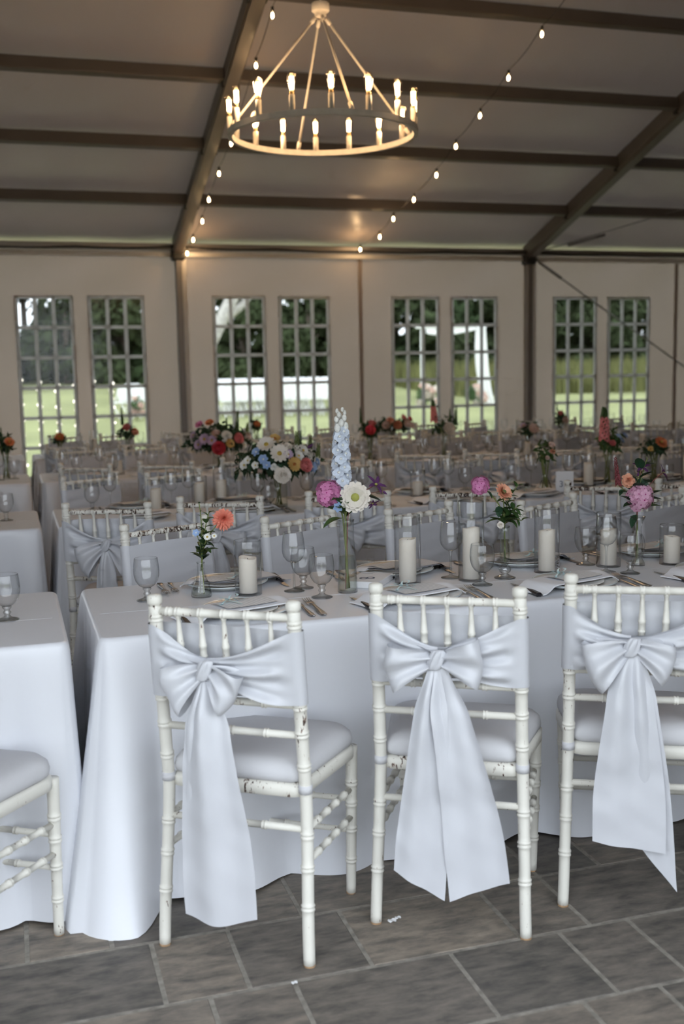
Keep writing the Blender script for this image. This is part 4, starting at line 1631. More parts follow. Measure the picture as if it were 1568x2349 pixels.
for i in range(12):
    seat_at(1, (0.50 + i * 0.56 + trng.uniform(-.04, .04), 11.05), 206 + trng.uniform(-6, 6), 'd', 'white chiavari chair on the far side of the fourth table row', 'white sash on a far side chair of the fourth table row', 'far side of the fourth table row')

# ------------------------------------------------------------------ glasses, candles, plates, cutlery
ZT = TZ + 0.0005
WINE = [('foot', [(1e-4, 0.0), (0.033, 0.0), (0.0335, 0.0015), (0.020, 0.004), (0.006, 0.009), (0.0045, 0.012)]),
        ('stem', [(0.0045, 0.012), (0.0036, 0.03), (0.0034, 0.07), (0.0045, 0.085), (0.008, 0.092)]),
        ('bowl', [(1e-4, 0.0925), (0.008, 0.0925), (0.022, 0.099), (0.033, 0.113), (0.037, 0.130), (0.0365, 0.150), (0.0335, 0.175), (0.0312, 0.190), (0.0308, 0.192), (0.0300, 0.1926), (0.0298, 0.1915)])]
GOB = [('foot', [(1e-4, 0.0), (0.033, 0.0), (0.0335, 0.002), (0.024, 0.0045), (0.012, 0.009), (0.0085, 0.013)]),
       ('stem', [(0.0085, 0.013), (0.0075, 0.017), (0.0115, 0.0205), (0.0115, 0.024), (0.0080, 0.0275), (0.0085, 0.031), (0.0135, 0.037), (0.0125, 0.0405)]),
       ('bowl', [(1e-4, 0.041), (0.0125, 0.0405), (0.025, 0.049), (0.0345, 0.063), (0.0395, 0.080), (0.0405, 0.097), (0.0385, 0.118), (0.0366, 0.132), (0.0362, 0.134), (0.0354, 0.1346), (0.0352, 0.1335)])]
GLS = {}
for key, prof in (('wine', WINE), ('gob', GOB)):
    GLS[key] = [(n, MB().lathe(p, 28).mesh(n, 'glass' if n == 'bowl' else 'glass_solid')) for n, p in prof]


def glass(kind, x, y, label, group=None, s=1.0):
    t = thing('wine_glass' if kind == 'wine' else 'water_goblet', label, 'glass', (x, y, ZT), 0, group)
    t.scale = (s, s, s)
    for n, me in GLS[kind]:
        link(n, me, t)
    return t


CND = {}


def candle(x, y, gh_, ch_, label, group=None, R=0.043):
    k = (gh_, ch_, R)
    if k not in CND:
        g = MB().lathe([(1e-4, 0.0), (R, 0.0), (R, gh_ - 0.001), (R - 0.0008, gh_ + 0.0012), (R - 0.0025, gh_ + 0.0012), (R - 0.003, gh_ - 0.001), (R - 0.0028, gh_ - 0.003)], 32).mesh('glass_cylinder', 'glass')
        rc = 0.0285
        c = MB()

        def fn(u, v, rc=rc, ch_=ch_):
            a = 2 * PI * u
            top = ch_ + 0.003 * math.sin(a + 1) + 0.0015 * math.sin(3 * a)
            if v < 0.5:
                return (rc * math.cos(a) * (1 - 0.006 * math.sin(v * 20)), rc * math.sin(a), 0.0065 + (top - 0.0065) * v / 0.5 * 0.985)
            f = (v - 0.5) / 0.5
            rr = rc * (1 - 0.08 * sm(f * 5) - 0.92 * max(0, (f - 0.2) / 0.8)) + 1e-5
            return (rr * math.cos(a), rr * math.sin(a), 0.0065 + (top - 0.0065) * (1 - 0.06 * sm((f - 0.15) * 2)))
        c.grid(28, 15, fn, True)
        w = MB().tube([(0, 0, ch_ * 0.92), (0.001, 0, ch_ * 0.985)], 0.0012, 5)
        CND[k] = (g, c.mesh('pillar_candle', 'wax'), w.mesh('wick', 'wick'))
    g, c, w = CND[k]
    t = thing('hurricane_glass', 'clear glass cylinder around ' + label, 'candle holder', (x, y, ZT), 0, group and 'candle cylinders ' + group)
    link('glass_cylinder', g, t)
    t2 = thing('pillar_candle', 'ivory pillar candle, ' + label, 'candle', (x, y, ZT), trng.uniform(0, 6), group and 'pillar candles ' + group)
    link('candle_body', c, t2)
    link('wick', w, t2)


PLATE_ME = MB().lathe([(1e-4, 0.0), (0.085, 0.0), (0.092, 0.006), (0.132, 0.017), (0.1345, 0.0185), (0.134, 0.0205), (0.092, 0.0105), (0.085, 0.0075), (1e-4, 0.0065)], 48).mesh('plate_body', 'china')
RIM_ME = MB().lathe([(0.131, 0.0192), (0.1352, 0.0175), (0.1358, 0.0198), (0.1335, 0.0215), (0.131, 0.0198)], 48).mesh('rim', 'china_rim')
SMALL_ME = MB().lathe([(1e-4, 0.0), (0.060, 0.0), (0.068, 0.004), (0.094, 0.009), (0.096, 0.0100), (0.094, 0.0108), (0.066, 0.0068), (1e-4, 0.0055)], 40).mesh('plate_body', 'china')


def napkin_mb():
    """folded napkin: a doubled cloth with a rounded fold that laps over the plate edge, one corner lifted"""
    def fn(u, v):
        x = -0.185 + 0.345 * u
        y = -0.065 + 0.13 * v * (1 - 0.45 * sm((u - 0.6) / 0.4))
        r = math.hypot(x, y)
        z = 0.0285 - 0.021 * sm((r - 0.139) / 0.04) + 0.0012 * math.sin(7 * u + 2 * v) + 0.008 * sm((u - 0.75) / 0.25) * sm(v)
        return (x, y, z)

    def fn2(u, v):
        p = fn(u * 0.97 + 0.012, v * 0.96 + 0.02)
        return (p[0], p[1], p[2] - 0.005)
    mb = MB().grid(22, 12, fn)
    mb.grid(22, 12, fn2)

    def edge(u, v):
        a, b = fn(0, v), fn2(0, v)
        t = PI * u
        m = [(a[i] + b[i]) / 2 for i in range(3)]
        return (m[0] - 0.006 * math.sin(t), m[1], m[2] + 0.0025 * math.cos(t))

    def front(u, v):
        a, b = fn(v, 0), fn2(v, 0)
        t = PI * u
        return (a[0], (a[1] + b[1]) / 2 - 0.005 * math.sin(t), (a[2] + b[2]) / 2 + 0.0025 * math.cos(t))
    mb.grid(6, 12, edge)
    mb.grid(6, 22, front)
    return mb


NAP_ME = napkin_mb().mesh('folded_cloth', 'napkin_cloth')
CARD_ME = MB().grid(8, 10, lambda u, v: (-0.05 + 0.1 * u, -0.085 + 0.17 * v, 0.0015 * math.sin(u * 3) + 0.006 * (v - 0.5) ** 2)).mesh('menu_card', 'printed_menu')


def ribbon_mb(seed):
    r = random.Random(seed)
    mb = MB()

    def strip(pts, w=0.007):
        P = [Vector(p) for p in pts]
        vs = []
        for i, p in enumerate(P):
            t = (P[min(i + 1, len(P) - 1)] - P[max(0, i - 1)]).normalized()
            s = t.cross(Vector((0, 0.25, 1))).normalized() * w / 2
            vs += [p - s, p + s]
        mb.add(vs, [(2 * i, 2 * i + 1, 2 * i + 3, 2 * i + 2) for i in range(len(P) - 1)])
    for s in (-1, 1):
        strip([(s * 0.032 * math.sin(PI * t), 0.012 * math.sin(2 * PI * t), 0.006 + 0.013 * math.sin(PI * t)) for t in [i / 12 for i in range(13)]])
        strip([(s * 0.055 * t + 0.005 * math.sin(9 * t), -0.015 * t, 0.006 + 0.004 * math.sin(7 * t) - 0.004 * t) for t in [i / 8 for i in range(9)]])
    strip([(0, -0.055, 0.001), (0, -0.02, 0.004), (0, 0.02, 0.004), (0, 0.055, 0.001)])
    return mb


RIB_ME = ribbon_mb(1).mesh('ribbon', 'ribbon_aqua')


def fork_parts():
    h = MB()
    pts = [(0, 0.0, 0.004), (0, 0.03, 0.003), (0, 0.08, 0.006), (0, 0.115, 0.008), (0, 0.13, 0.007)]
    wd = [0.0075, 0.0095, 0.0055, 0.004, 0.006]
    vs = []
    for p, w in zip(pts, wd):
        vs += [(-w, p[1], p[2] - 0.0012), (w, p[1], p[2] - 0.0012), (w, p[1], p[2] + 0.0012), (-w, p[1], p[2] + 0.0012)]
    fs = [(0, 1, 2, 3)]
    for i in range(4):
        for k in range(4):
            fs.append((i * 4 + k, i * 4 + (k + 1) % 4, i * 4 + 4 + (k + 1) % 4, i * 4 + 4 + k))
    fs.append((16, 19, 18, 17))
    h.add(vs, fs)
    pr = MB()
    pr.box((0, 0.139, 0.0065), (0.021, 0.022, 0.002))
    tines = MB()
    for k in range(4):
        x = -0.009 + 0.006 * k
        tines.tube([(x, 0.148, 0.0065), (x, 0.172, 0.006), (x, 0.196, 0.010)], [0.0017, 0.0016, 0.0007], 6)
    return h.mesh('handle', 'steel'), pr.mesh('root', 'steel'), [MB().tube([(-0.009 + 0.006 * k, 0.148, 0.0065), (-0.009 + 0.006 * k, 0.172, 0.006), (-0.009 + 0.006 * k, 0.196, 0.010)], [0.0017, 0.0016, 0.0007], 6).mesh('tine', 'steel') for k in range(4)]


FORK = fork_parts()
KB = MB().add([(-0.006, 0.09, 0.004), (0.008, 0.09, 0.004), (0.0085, 0.16, 0.0035), (0.004, 0.195, 0.003), (-0.006, 0.21, 0.003),
               (-0.006, 0.09, 0.0055), (0.008, 0.09, 0.0048), (0.0085, 0.16, 0.004), (0.004, 0.195, 0.0035), (-0.006, 0.21, 0.0042)],
              [(4, 3, 2, 1, 0), (5, 6, 7, 8, 9), (0, 1, 6, 5), (1, 2, 7, 6), (2, 3, 8, 7), (3, 4, 9, 8), (4, 0, 5, 9)], True).mesh('blade', 'steel')
KH = MB().bbox((0, 0.045, 0.0065), (0.019, 0.098, 0.012), 0.0035).mesh('handle', 'knife_black')


def fork(x, y, rz, label, group=None, s=1.0):
    t = thing('fork', label, 'fork', (x, y, ZT), rz, group)
    t.scale = (s, s, s)
    link('handle', FORK[0], t)
    link('root', FORK[1], t)
    for m in FORK[2]:
        link('tine', m, t)


def knife(x, y, rz, label, group=None):
    t = thing('knife', label, 'knife', (x, y, ZT), rz, group)
    link('blade', KB, t)
    link('handle', KH, t)


def setting(x, y, far, where, group=None, full=True, off=0.0, forks=True, knives=True, napr=None):
    """one place setting seen from its own diner: knife left, two forks right (as the photo shows it)"""
    rz = PI if far else 0.0
    s = -1 if far else 1
    g = lambda k: group and '%s, %s' % (k, group)
    t = thing('dinner_plate', 'white dinner plate ' + where, 'plate', (x, y, ZT), rz, g('plates'))
    link('plate_body', PLATE_ME, t)
    link('rim', RIM_ME, t)
    t = thing('side_plate', 'small plate on the dinner plate ' + where, 'plate', (x, y, ZT + 0.0082), rz, g('small plates'))
    link('plate_body', SMALL_ME, t)
    na = rz + (rad(18) if napr is None else rad(napr))
    t = thing('napkin', 'folded white napkin on the plate ' + where, 'napkin', (x - 0.02 * s, y, ZT), na, g('napkins'))
    link('folded_cloth', NAP_ME, t)
    t = tag(link('menu_card', CARD_ME, None, (x, y + 0.005 * s, ZT + 0.0315), (0, 0, na + rad(90))), 'printed menu card on the napkin ' + where, 'menu card', g('menu cards'))
    t = thing('ribbon_bow', 'aqua ribbon bow on the card ' + where, 'ribbon', (x - 0.045 * s, y + 0.02 * s, ZT + 0.034), na + 0.3, g('ribbon bows'))
    link('ribbon', RIB_ME, t)
    if knives:
        knife(x - 0.185 * s, y - 0.115 * s, rz + trng.uniform(-.06, .06), 'black handled knife beside the plate ' + where, g('knives'))
    if forks:
        fork(x + 0.205 * s, y - 0.12 * s, rz + trng.uniform(-.04, .04), 'larger steel fork beside the plate ' + where, g('larger forks'), 1.12)
        fork(x + 0.172 * s, y - 0.12 * s, rz + trng.uniform(-.04, .06), 'smaller steel fork beside the plate ' + where, g('smaller forks'), 0.95)


W_NEAR = ['at the chair with one broad sash tail', 'at the chair with two parted sash tails', 'at the rightmost front chair', 'at the right picture edge, front table']
for i, x in enumerate((0.631, 1.170, 1.708, 2.247)):
    setting(x, 3.045, False, W_NEAR[i])
W_FAR = ['across the front table behind the coral dahlia', 'across from the number eight box', 'behind the footed bud vase', 'behind the shortest candle at the right']
for i, x in enumerate((0.66, 1.25, 1.73, 2.26)):
    setting(x, 3.475, True, W_FAR[i])
# left front table
setting(-0.62, 3.045, False, 'on the front table left of the gap')
fork(-0.075, 2.925, 0.1, 'steel fork on the front table left of the gap')

# candles of the front table
candle(0.700, 3.320, 0.173, 0.118, 'leftmost candle on the front table, beside the coral dahlia')
candle(1.232, 3.295, 0.226, 0.148, 'beside the number eight box on the front table')
candle(1.445, 3.262, 0.265, 0.176, 'tallest on the front table, behind the water goblet')
candle(1.742, 3.295, 0.220, 0.146, 'between the footed bud vase and the wine glass')
candle(1.992, 3.312, 0.190, 0.132, 'behind the wine glass near the right of the front table')
candle(2.215, 3.260, 0.140, 0.100, 'shortest, at the right picture edge on the front table')

for k, x, y, lab in [('gob', 0.383, 3.344, 'water goblet at the left end of the front table'),
                     ('gob', 0.903, 3.180, 'water goblet beside the forks, left of the tall delphinium vase'),
                     ('gob', 0.888, 3.345, 'water goblet half hidden behind the wine glass left of the delphinium'),
                     ('wine', 0.848, 3.310, 'tall wine glass left of the delphinium vase on the front table'),
                     ('wine', 1.398, 3.325, 'wine glass in front of the tallest candle on the front table'),
                     ('gob', 1.443, 3.170, 'water goblet in front of the tallest candle on the front table'),
                     ('wine', 1.925, 3.215, 'wine glass in front of the candle at the right of the front table'),
                     ('gob', 1.985, 3.160, 'water goblet in front of the bulbous flower vase'),
                     ('gob', 1.935, 3.368, 'water goblet just left of the wine glass at the right'),
                     ('gob', -0.035, 3.224, 'water goblet on the front table left of the gap'),
                     ('gob', 2.42, 3.32, 'water goblet past the right edge of the front table view')]:
    glass(k, x, y, lab)

# number eight box
bx = thing('table_number_box', 'white flat box printed with the table number 8', 'table number', (1.113, 3.335, ZT), rad(-36))
part('box_body', MB().bbox((0, 0, 0.011), (0.11, 0.17, 0.022), 0.0015), 'paper', bx)


def text_part(body, size, parent, loc, rot, mat, name='printed_digit', ex=0.0003):
    c = bpy.data.curves.new(name, 'FONT')
    c.body, c.size, c.align_x, c.align_y, c.extrude = body, size, 'CENTER', 'CENTER', ex
    o = bpy.data.objects.new(name, c)
    COL.objects.link(o)
    bpy.context.view_layer.update()
    me = bpy.data.meshes.new_from_object(o.evaluated_get(bpy.context.evaluated_depsgraph_get()))
    bpy.data.objects.remove(o, do_unlink=True)
    me.name = name
    me.materials.clear()
    me.materials.append(MAT[mat])
    return link(name, me, parent, loc, rot)


text_part('8', 0.075, bx, (0.0, -0.02, 0.0222), (0, 0, rad(120)), 'ink_blue')
part('printed_line', MB().box((-0.028, 0.06, 0.0221), (0.04, 0.002, 0.0004)), 'ink_blue', bx)

# ------------------------------------------------------------------ vases and flowers of the front table
def vase(x, y, prof, label, mat='glass', water=0.0, group=None, thick=0.0022, foot=None, s=1.0, name='bud_vase'):
    t = thing(name, label, 'vase', (x, y, ZT), 0, group)
    t.scale = (s, s, s)
    inner = [(max(1e-4, r - thick), z + (thick if i == 0 else 0)) for i, (r, z) in enumerate(prof)]
    mb = MB().lathe([(1e-4, prof[0][1])] + prof + inner[:-3:-1], 30)
    part('vase_body', mb, mat, t)
    if foot:
        part('solid_foot', MB().lathe(foot, 30), 'glass_solid', t)
    if water:
        w = [(max(1e-4, r - thick - 0.0006), z + 0.0065) for r, z in prof if z < water]
        part('water', MB().lathe([(1e-4, w[0][1])] + w + [(1e-4, w[-1][1])], 24), 'water', t)
    return t


PA = [(0.031, 0.0), (0.033, 0.004), (0.030, 0.022), (0.021, 0.050), (0.0125, 0.072), (0.0105, 0.088), (0.0115, 0.104), (0.0135, 0.110)]
PB = [(0.0310, 0.0), (0.0318, 0.003), (0.0305, 0.04), (0.0275, 0.11), (0.0235, 0.175), (0.0225, 0.212), (0.0235, 0.226), (0.0250, 0.232)]
PC = [(0.012, 0.046), (0.0165, 0.058), (0.0172, 0.085), (0.0152, 0.125), (0.0150, 0.160), (0.0175, 0.176)]
FC = [(1e-4, 0.0), (0.035, 0.0), (0.036, 0.003), (0.026, 0.0065), (0.014, 0.012), (0.0105, 0.016), (0.0185, 0.022), (0.0205, 0.030), (0.0175, 0.038), (0.011, 0.044), (0.010, 0.047), (1e-4, 0.047)]
PD = [(0.026, 0.0), (0.0265, 0.006), (0.019, 0.020), (0.018, 0.030), (0.024, 0.055), (0.0265, 0.075), (0.022, 0.098), (0.0125, 0.118), (0.0115, 0.130), (0.0175, 0.155), (0.0265, 0.174)]
vase(0.553, 3.340, PA, 'small conical glass bud vase holding the coral dahlia', 'glass', 0.05)
vase(1.003, 3.231, PB, 'tall tapered clear vase holding the pale blue delphinium', 'glass', 0.135)
vase(1.561, 3.248, PC, 'footed green glass bud vase holding phlox and a peach dahlia', 'glass_green', 0.14, foot=FC)
vase(2.092, 3.285, PD, 'bulbous clear vase with flared mouth at the right of the front table', 'glass', 0.07)
CAMD = (-0.28, -0.92, 0.25)

# vase A
A0, AM = (0.548, 3.342, ZT + 0.008), (0.556, 3.340, ZT + 0.108)
flower('dahlia', 'large coral pink ball dahlia on a thin stem in the small conical vase', 'flower', (0.560, 3.335, ZT + 0.008), (0.558, 3.338, ZT + 0.108), (0.628, 3.325, 1.006), 'coral_dahlia', 0.037, (-0.1, -0.9, 0.35),
       [(0.45, (0.6, -0.3, -0.3), 0.035, 'd')], 0.0018)
flower('daisy', 'small white daisy with orange centre in the small conical vase', 'flower', A0, AM, (0.573, 3.315, 0.953), 'white_daisy', 0.0115, CAMD, [(0.5, (0.3, -.8, 0.1), 0.05, 'g')], 0.0012,
       extra=[('white_daisy', (0.022, 0.0, 0.002), CAMD, 0.009)])
flower('blue_floret', 'small pale blue floret at the left of the small conical vase', 'flower', A0, AM, (0.541, 3.330, 0.966), 'blue_floret', 0.012, CAMD, [(0.4, (-0.4, -.7, 0.2), 0.04, 'g')], 0.0012)
sprig('green_sprig', 'leafy green sprig rising behind the white daisy', A0, AM, (0.586, 3.345, 1.025), 16, 0.058, 'g', 2)
sprig('green_sprig', 'thin dark sprig at the left of the small conical vase', A0, AM, (0.557, 3.350, 1.055), 9, 0.022, 'd', 3)
sprig('green_sprig', 'short leafy sprig at the mouth of the small conical vase', A0, AM, (0.566, 3.325, 0.93), 12, 0.048, 'd', 4)

# vase B
BM = Vector((1.000, 3.231, ZT + 0.232))
flower('delphinium', 'tall pale blue delphinium spike rising from the tapered clear vase', 'flower', (1.006, 3.236, ZT + 0.01), BM + Vector((0.004, 0.012, 0)), (0.998, 3.262, 1.035), 'delphinium', 0.3, (0.01, 0, 1), [], 0.003, stretch=(0.30, 0.30, 0.305))
flower('dahlia', 'cream dahlia seen open with yellow green bud centre in the tapered clear vase', 'flower', (0.998, 3.226, ZT + 0.01), BM, (1.024, 3.200, 1.066), 'cream_dahlia', 0.049, (-0.32, -0.92, 0.10),
       [(0.3, (0.75, -0.2, 0.5), 0.075, 'd')], 0.0026)
flower('phlox', 'magenta pink phlox head leaning left in the tapered clear vase', 'flower', (1.012, 3.240, ZT + 0.01), BM + Vector((-0.006, 0.006, 0)), (0.949, 3.245, 1.078), 'magenta_phlox', 0.042, (-0.45, -0.5, 0.35),
       [(0.35, (-0.2, -0.5, 0.7), 0.075, 'g'), (0.05, (-0.9, -0.3, -0.05), 0.085, 'g'), (0.55, (0.2, -0.6, 0.75), 0.06, 'g')], 0.0024)
flower('clematis', 'dark purple star shaped clematis on a thin stem beside the cream dahlia', 'flower', (0.994, 3.225, ZT + 0.01), BM + Vector((0.008, 0, 0)), (1.097, 3.215, 1.100), 'clematis', 0.040, (0.3, -0.6, 0.6),
       [(0.62, (0.85, -0.25, -0.08), 0.08, 'd'), (0.5, (0.6, -0.3, 0.5), 0.05, 'd')], 0.0014, 'stem_red', extra=[('clematis_bud', (0.022, -0.004, -0.020), (0.6, -.2, -.5), 0.017), ('clematis', (-0.015, -0.01, -0.055), (0.2, -.5, -.6), 0.026)])
flower('blue_floret', 'small blue floret tucked under the pink phlox of the tapered vase', 'flower', (1.0, 3.24, ZT + 0.01), BM, (0.972, 3.215, 1.035), 'blue_floret', 0.016, CAMD, [(0.5, (-0.5, -0.5, 0.6), 0.06, 'g')], 0.0014,
       extra=[('blue_floret', (0.006, 0.004, 0.028), CAMD, 0.014)])
sprig('green_sprig', 'broad leaves around the mouth of the tapered clear vase', (1.0, 3.23, ZT + 0.01), BM, (0.992, 3.215, 1.07), 11, 0.085, 'g', 8)

# vase C
CM = Vector((1.560, 3.248, ZT + 0.176))
flower('phlox', 'pink phlox head on a long stem leaning left from the footed bud vase', 'flower', (1.560, 3.250, ZT + 0.055), CM, (1.478, 3.262, 1.075), 'magenta_phlox', 0.032, (-0.35, -0.55, 0.55),
       [(0.85, (0.3, -0.4, -0.5), 0.035, 'd'), (0.55, (0.4, -0.6, 0.4), 0.06, 'g'), (0.45, (-0.3, -0.5, -0.5), 0.05, 'd'), (0.15, (-0.9, -0.2, 0.1), 0.085, 'n'), (0.25, (-0.7, -0.2, 0.45), 0.05, 'g')], 0.0022)
flower('dahlia', 'pale peach dahlia above the footed bud vase', 'flower', (1.562, 3.246, ZT + 0.055), CM, (1.551, 3.240, 1.050), 'peach_dahlia', 0.034, (0.25, -0.75, 0.55),
       [(0.2, (0.3, -0.7, 0.3), 0.06, 'g'), (0.5, (0.55, -0.5, 0.2), 0.05, 'g')], 0.002)
sprig('green_sprig', 'leafy mint like sprig hanging right from the footed bud vase', (1.56, 3.248, ZT + 0.055), CM, (1.605, 3.235, 1.075), 16, 0.042, 'g', 12)
sprig('green_sprig', 'dense leafy sprig in front of the footed bud vase mouth', (1.56, 3.246, ZT + 0.055), CM, (1.588, 3.215, 1.0), 18, 0.065, 'g', 13)
sprig('green_sprig', 'drooping leaves right of the footed bud vase', (1.56, 3.246, ZT + 0.055), CM, (1.612, 3.225, 0.955), 9, 0.055, 'g', 14)
flower('white_bud', 'tiny cream bud at the mouth of the footed bud vase', 'flower', (1.56, 3.25, ZT + 0.055), CM, (1.535, 3.225, 0.945), 'cream_carnation', 0.012, CAMD, [], 0.0012)

# vase D
DM = Vector((2.088, 3.285, ZT + 0.174))
flower('phlox', 'large pink phlox head with dark eyes in the bulbous vase', 'flower', (2.095, 3.288, ZT + 0.012), DM, (2.083, 3.262, 1.005), 'pink_phlox', 0.048, (-0.30, -0.9, 0.25),
       [(0.6, (-0.9, -0.2, 0.1), 0.075, 'd'), (0.35, (-0.7, -0.3, 0.5), 0.07, 'd'), (0.3, (0.8, -0.2, 0.35), 0.095, 'g'), (0.2, (0.5, -0.4, 0.6), 0.08, 'g'), (0.1, (-0.5, -0.2, -0.6), 0.06, 'd')], 0.0028, 'stem_red')
flower('carnation', 'peach carnation behind the large pink phlox', 'flower', (2.092, 3.282, ZT + 0.012), DM, (2.060, 3.300, 1.062), 'peach_carnation', 0.024, CAMD, [], 0.002)
flower('veronica', 'slender dark red veronica spike left of the peach carnation', 'flower', (2.090, 3.290, ZT + 0.012), DM, (2.022, 3.300, 1.045), 'veronica', 0.1, (-0.15, 0, 1), [(0.85, (-0.6, -0.4, -0.3), 0.04, 'd'), (0.75, (-0.8, -0.2, 0.2), 0.035, 'd')], 0.002, stretch=(0.10, 0.10, 0.10))
flower('clematis', 'purple clematis bloom at the far right of the bulbous vase', 'flower', (2.098, 3.29, ZT + 0.012), DM, (2.172, 3.262, 1.085), 'clematis', 0.036, (0.6, -0.5, 0.35),
       [(0.35, (0.9, -0.2, 0.15), 0.085, 'd'), (0.75, (-0.6, -0.2, 0.3), 0.05, 'd')], 0.0014, 'stem_red')
flower('clematis', 'purple clematis bloom above the big dark leaf of the bulbous vase', 'flower', (2.09, 3.295, ZT + 0.012), DM, (2.112, 3.300, 1.105), 'clematis', 0.034, (-0.1, -0.6, 0.6), [(0.8, (-0.05, -0.35, -0.9), 0.10, 'd')], 0.0014, 'stem_red')
t_ = sprig('green_sprig', 'large dark green leaves rising behind the pink phlox', (2.09, 3.29, ZT + 0.012), DM, (2.115, 3.305, 1.12), 12, 0.10, 'd', 21)
sprig('green_sprig', 'pale green sprig tip between the two clematis blooms', (2.09, 3.29, ZT + 0.012), DM, (2.135, 3.300, 1.135), 12, 0.03, 'l', 22)
flower('purple_bud', 'small violet bud beside the peach carnation', 'flower', (2.09, 3.29, ZT + 0.012), DM, (2.088, 3.285, 1.075), 'clematis_bud', 0.016, (0, -.3, 1), [], 0.0012)

# ------------------------------------------------------------------ second row
R2 = 'on the second table row'
PBIG = [(0.047, 0.0), (0.049, 0.004), (0.049, 0.10), (0.046, 0.118), (0.049, 0.130)]
vase(1.352, 5.57, PBIG, 'wide clear glass vase under the large mixed arrangement on the second row', 'glass_green', 0.10, name='flower_vase')
rr = random.Random(77)
bl = [('coral_rose', 0.10, -0.17, 0.225, 0.045), ('gold_daisy', 0.045, -0.18, 0.235, 0.040), ('cream_carnation', -0.02, -0.19, 0.185, 0.047), ('white_carnation', -0.06, -0.17, 0.225, 0.02),
      ('cream_daisy', -0.025, -0.15, 0.29, 0.052), ('cream_rose', 0.03, -0.10, 0.315, 0.03), ('cream_daisy', -0.08, -0.10, 0.335, 0.050), ('gold_daisy', -0.03, -0.08, 0.365, 0.032),
      ('mauve_daisy', 0.02, -0.16, 0.285, 0.028), ('blue_floret', -0.11, -0.15, 0.265, 0.028), ('blue_floret', -0.095, -0.16, 0.235, 0.024), ('blue_floret', 0.15, -0.15, 0.215, 0.032), ('blue_floret', 0.185, -0.11, 0.235, 0.026),
      ('white_floret', -0.20, -0.10, 0.235, 0.028), ('white_floret', -0.185, -0.12, 0.26, 0.024), ('white_floret', -0.15, -0.14, 0.235, 0.022), ('blue_floret', -0.135, -0.10, 0.30, 0.026), ('white_floret', 0.11, -0.12, 0.30, 0.034), ('white_floret', 0.08, -0.14, 0.275, 0.03),
      ('cream_spike', 0.09, -0.06, 0.27, 0.13), ('cream_spike', 0.165, -0.04, 0.25, 0.12), ('cream_spike', 0.20, -0.06, 0.20, 0.13), ('green_spike', 0.12, -0.02, 0.30, 0.10), ('clematis_bud', 0.14, -0.1, 0.31, 0.04), ('blush_rose', -0.12, -0.12, 0.20, 0.02), ('white_floret', 0.0, -0.02, 0.34, 0.03), ('blue_floret', -0.05, 0.0, 0.33, 0.03)]
arrangement('mixed_arrangement', 'large low arrangement of cream, coral and blue flowers on the second table row', (1.352, 5.57, ZT), (0, 0, 0.225), 0.24, 0.17, 0.115, bl, 5, 850, 'leaf_dark', lo=0.035, hi=0.075)
for x, y, g, c, lab in [(0.714, 5.66, 0.165, 0.118, 'leftmost on the second row'), (0.985, 5.90, 0.150, 0.115, 'second from the left on the second row'), (1.10, 5.86, 0.205, 0.128, 'third from the left on the second row'),
                        (2.19, 5.68, 0.145, 0.082, 'short one in the middle of the second row'), (3.99, 5.72, 0.26, 0.16, 'tall one at the right of the second row'), (3.30, 5.72, 0.19, 0.14, 'behind a wine glass right of the number three card')]:
    candle(x, y, g, c, lab)
for k, x, y in [('wine', 0.50, 5.88), ('gob', 0.40, 5.83), ('wine', 0.81, 5.75), ('wine', 0.92, 5.86), ('gob', 1.258, 5.40), ('wine', 1.22, 5.47), ('wine', 2.46, 5.88), ('gob', 2.55, 5.84), ('wine', 2.38, 5.9), ('wine', 2.99, 5.86), ('gob', 2.88, 5.9),
                ('wine', 3.17, 5.72), ('gob', 3.46, 5.55), ('wine', 3.40, 5.60), ('gob', 1.75, 5.45), ('wine', 1.82, 5.55), ('wine', 3.75, 5.75), ('gob', 3.66, 5.45), ('wine', 3.88, 5.5), ('gob', 4.1, 5.5), ('wine', 2.05, 5.9), ('gob', 1.6, 5.9)]:
    glass(k, x, y, 'wine glass among the settings of the second table row' if k == 'wine' else 'water goblet among the settings of the second table row', 'wine glasses of the second row' if k == 'wine' else 'goblets of the second row')
glass('gob', -0.038, 5.60, 'water goblet on the second row table left of the gap')
fork(-0.075, 5.33, 0.0, 'steel fork on the second row table left of the gap')
for i in range(8):
    setting(0.62 + i * 0.54, 5.40, False, 'of the second row, near side', 'near side of the second row')
    setting(0.62 + i * 0.54, 5.83, True, 'of the second row, far side', 'far side of the second row')
vase(2.906, 5.52, PA, 'small clear bud vase beside the number three card', 'glass', 0.06, s=1.25)
arrangement('small_bouquet', 'blush and pink bouquet with green leaves beside the number three card', (2.906, 5.52, ZT), (0.0, 0, 0.22), 0.055, 0.05, 0.095,
            [('blush_rose', 0.01, -0.05, 0.27, 0.024), ('blush_rose', -0.015, -0.05, 0.20, 0.016), ('peach_carnation', 0.025, -0.04, 0.235, 0.018)], 81, 110, 'leaf_green', lo=0.03, hi=0.05)
nc = thing('table_number_card', 'upright white card with the table number 3 on the second row', 'table number', (2.985, 5.44, ZT), rad(-22))
part('card', MB().bbox((0, 0, 0.062), (0.10, 0.004, 0.124), 0.001), 'paper', nc)
text_part('3', 0.05, nc, (-0.018, -0.0026, 0.05), (PI / 2, 0, 0), 'ink_blue')
vase(3.475, 5.80, PC, 'footed bud vase holding the tall pink spike on the second row', 'glass_green', 0.13, foot=FC)
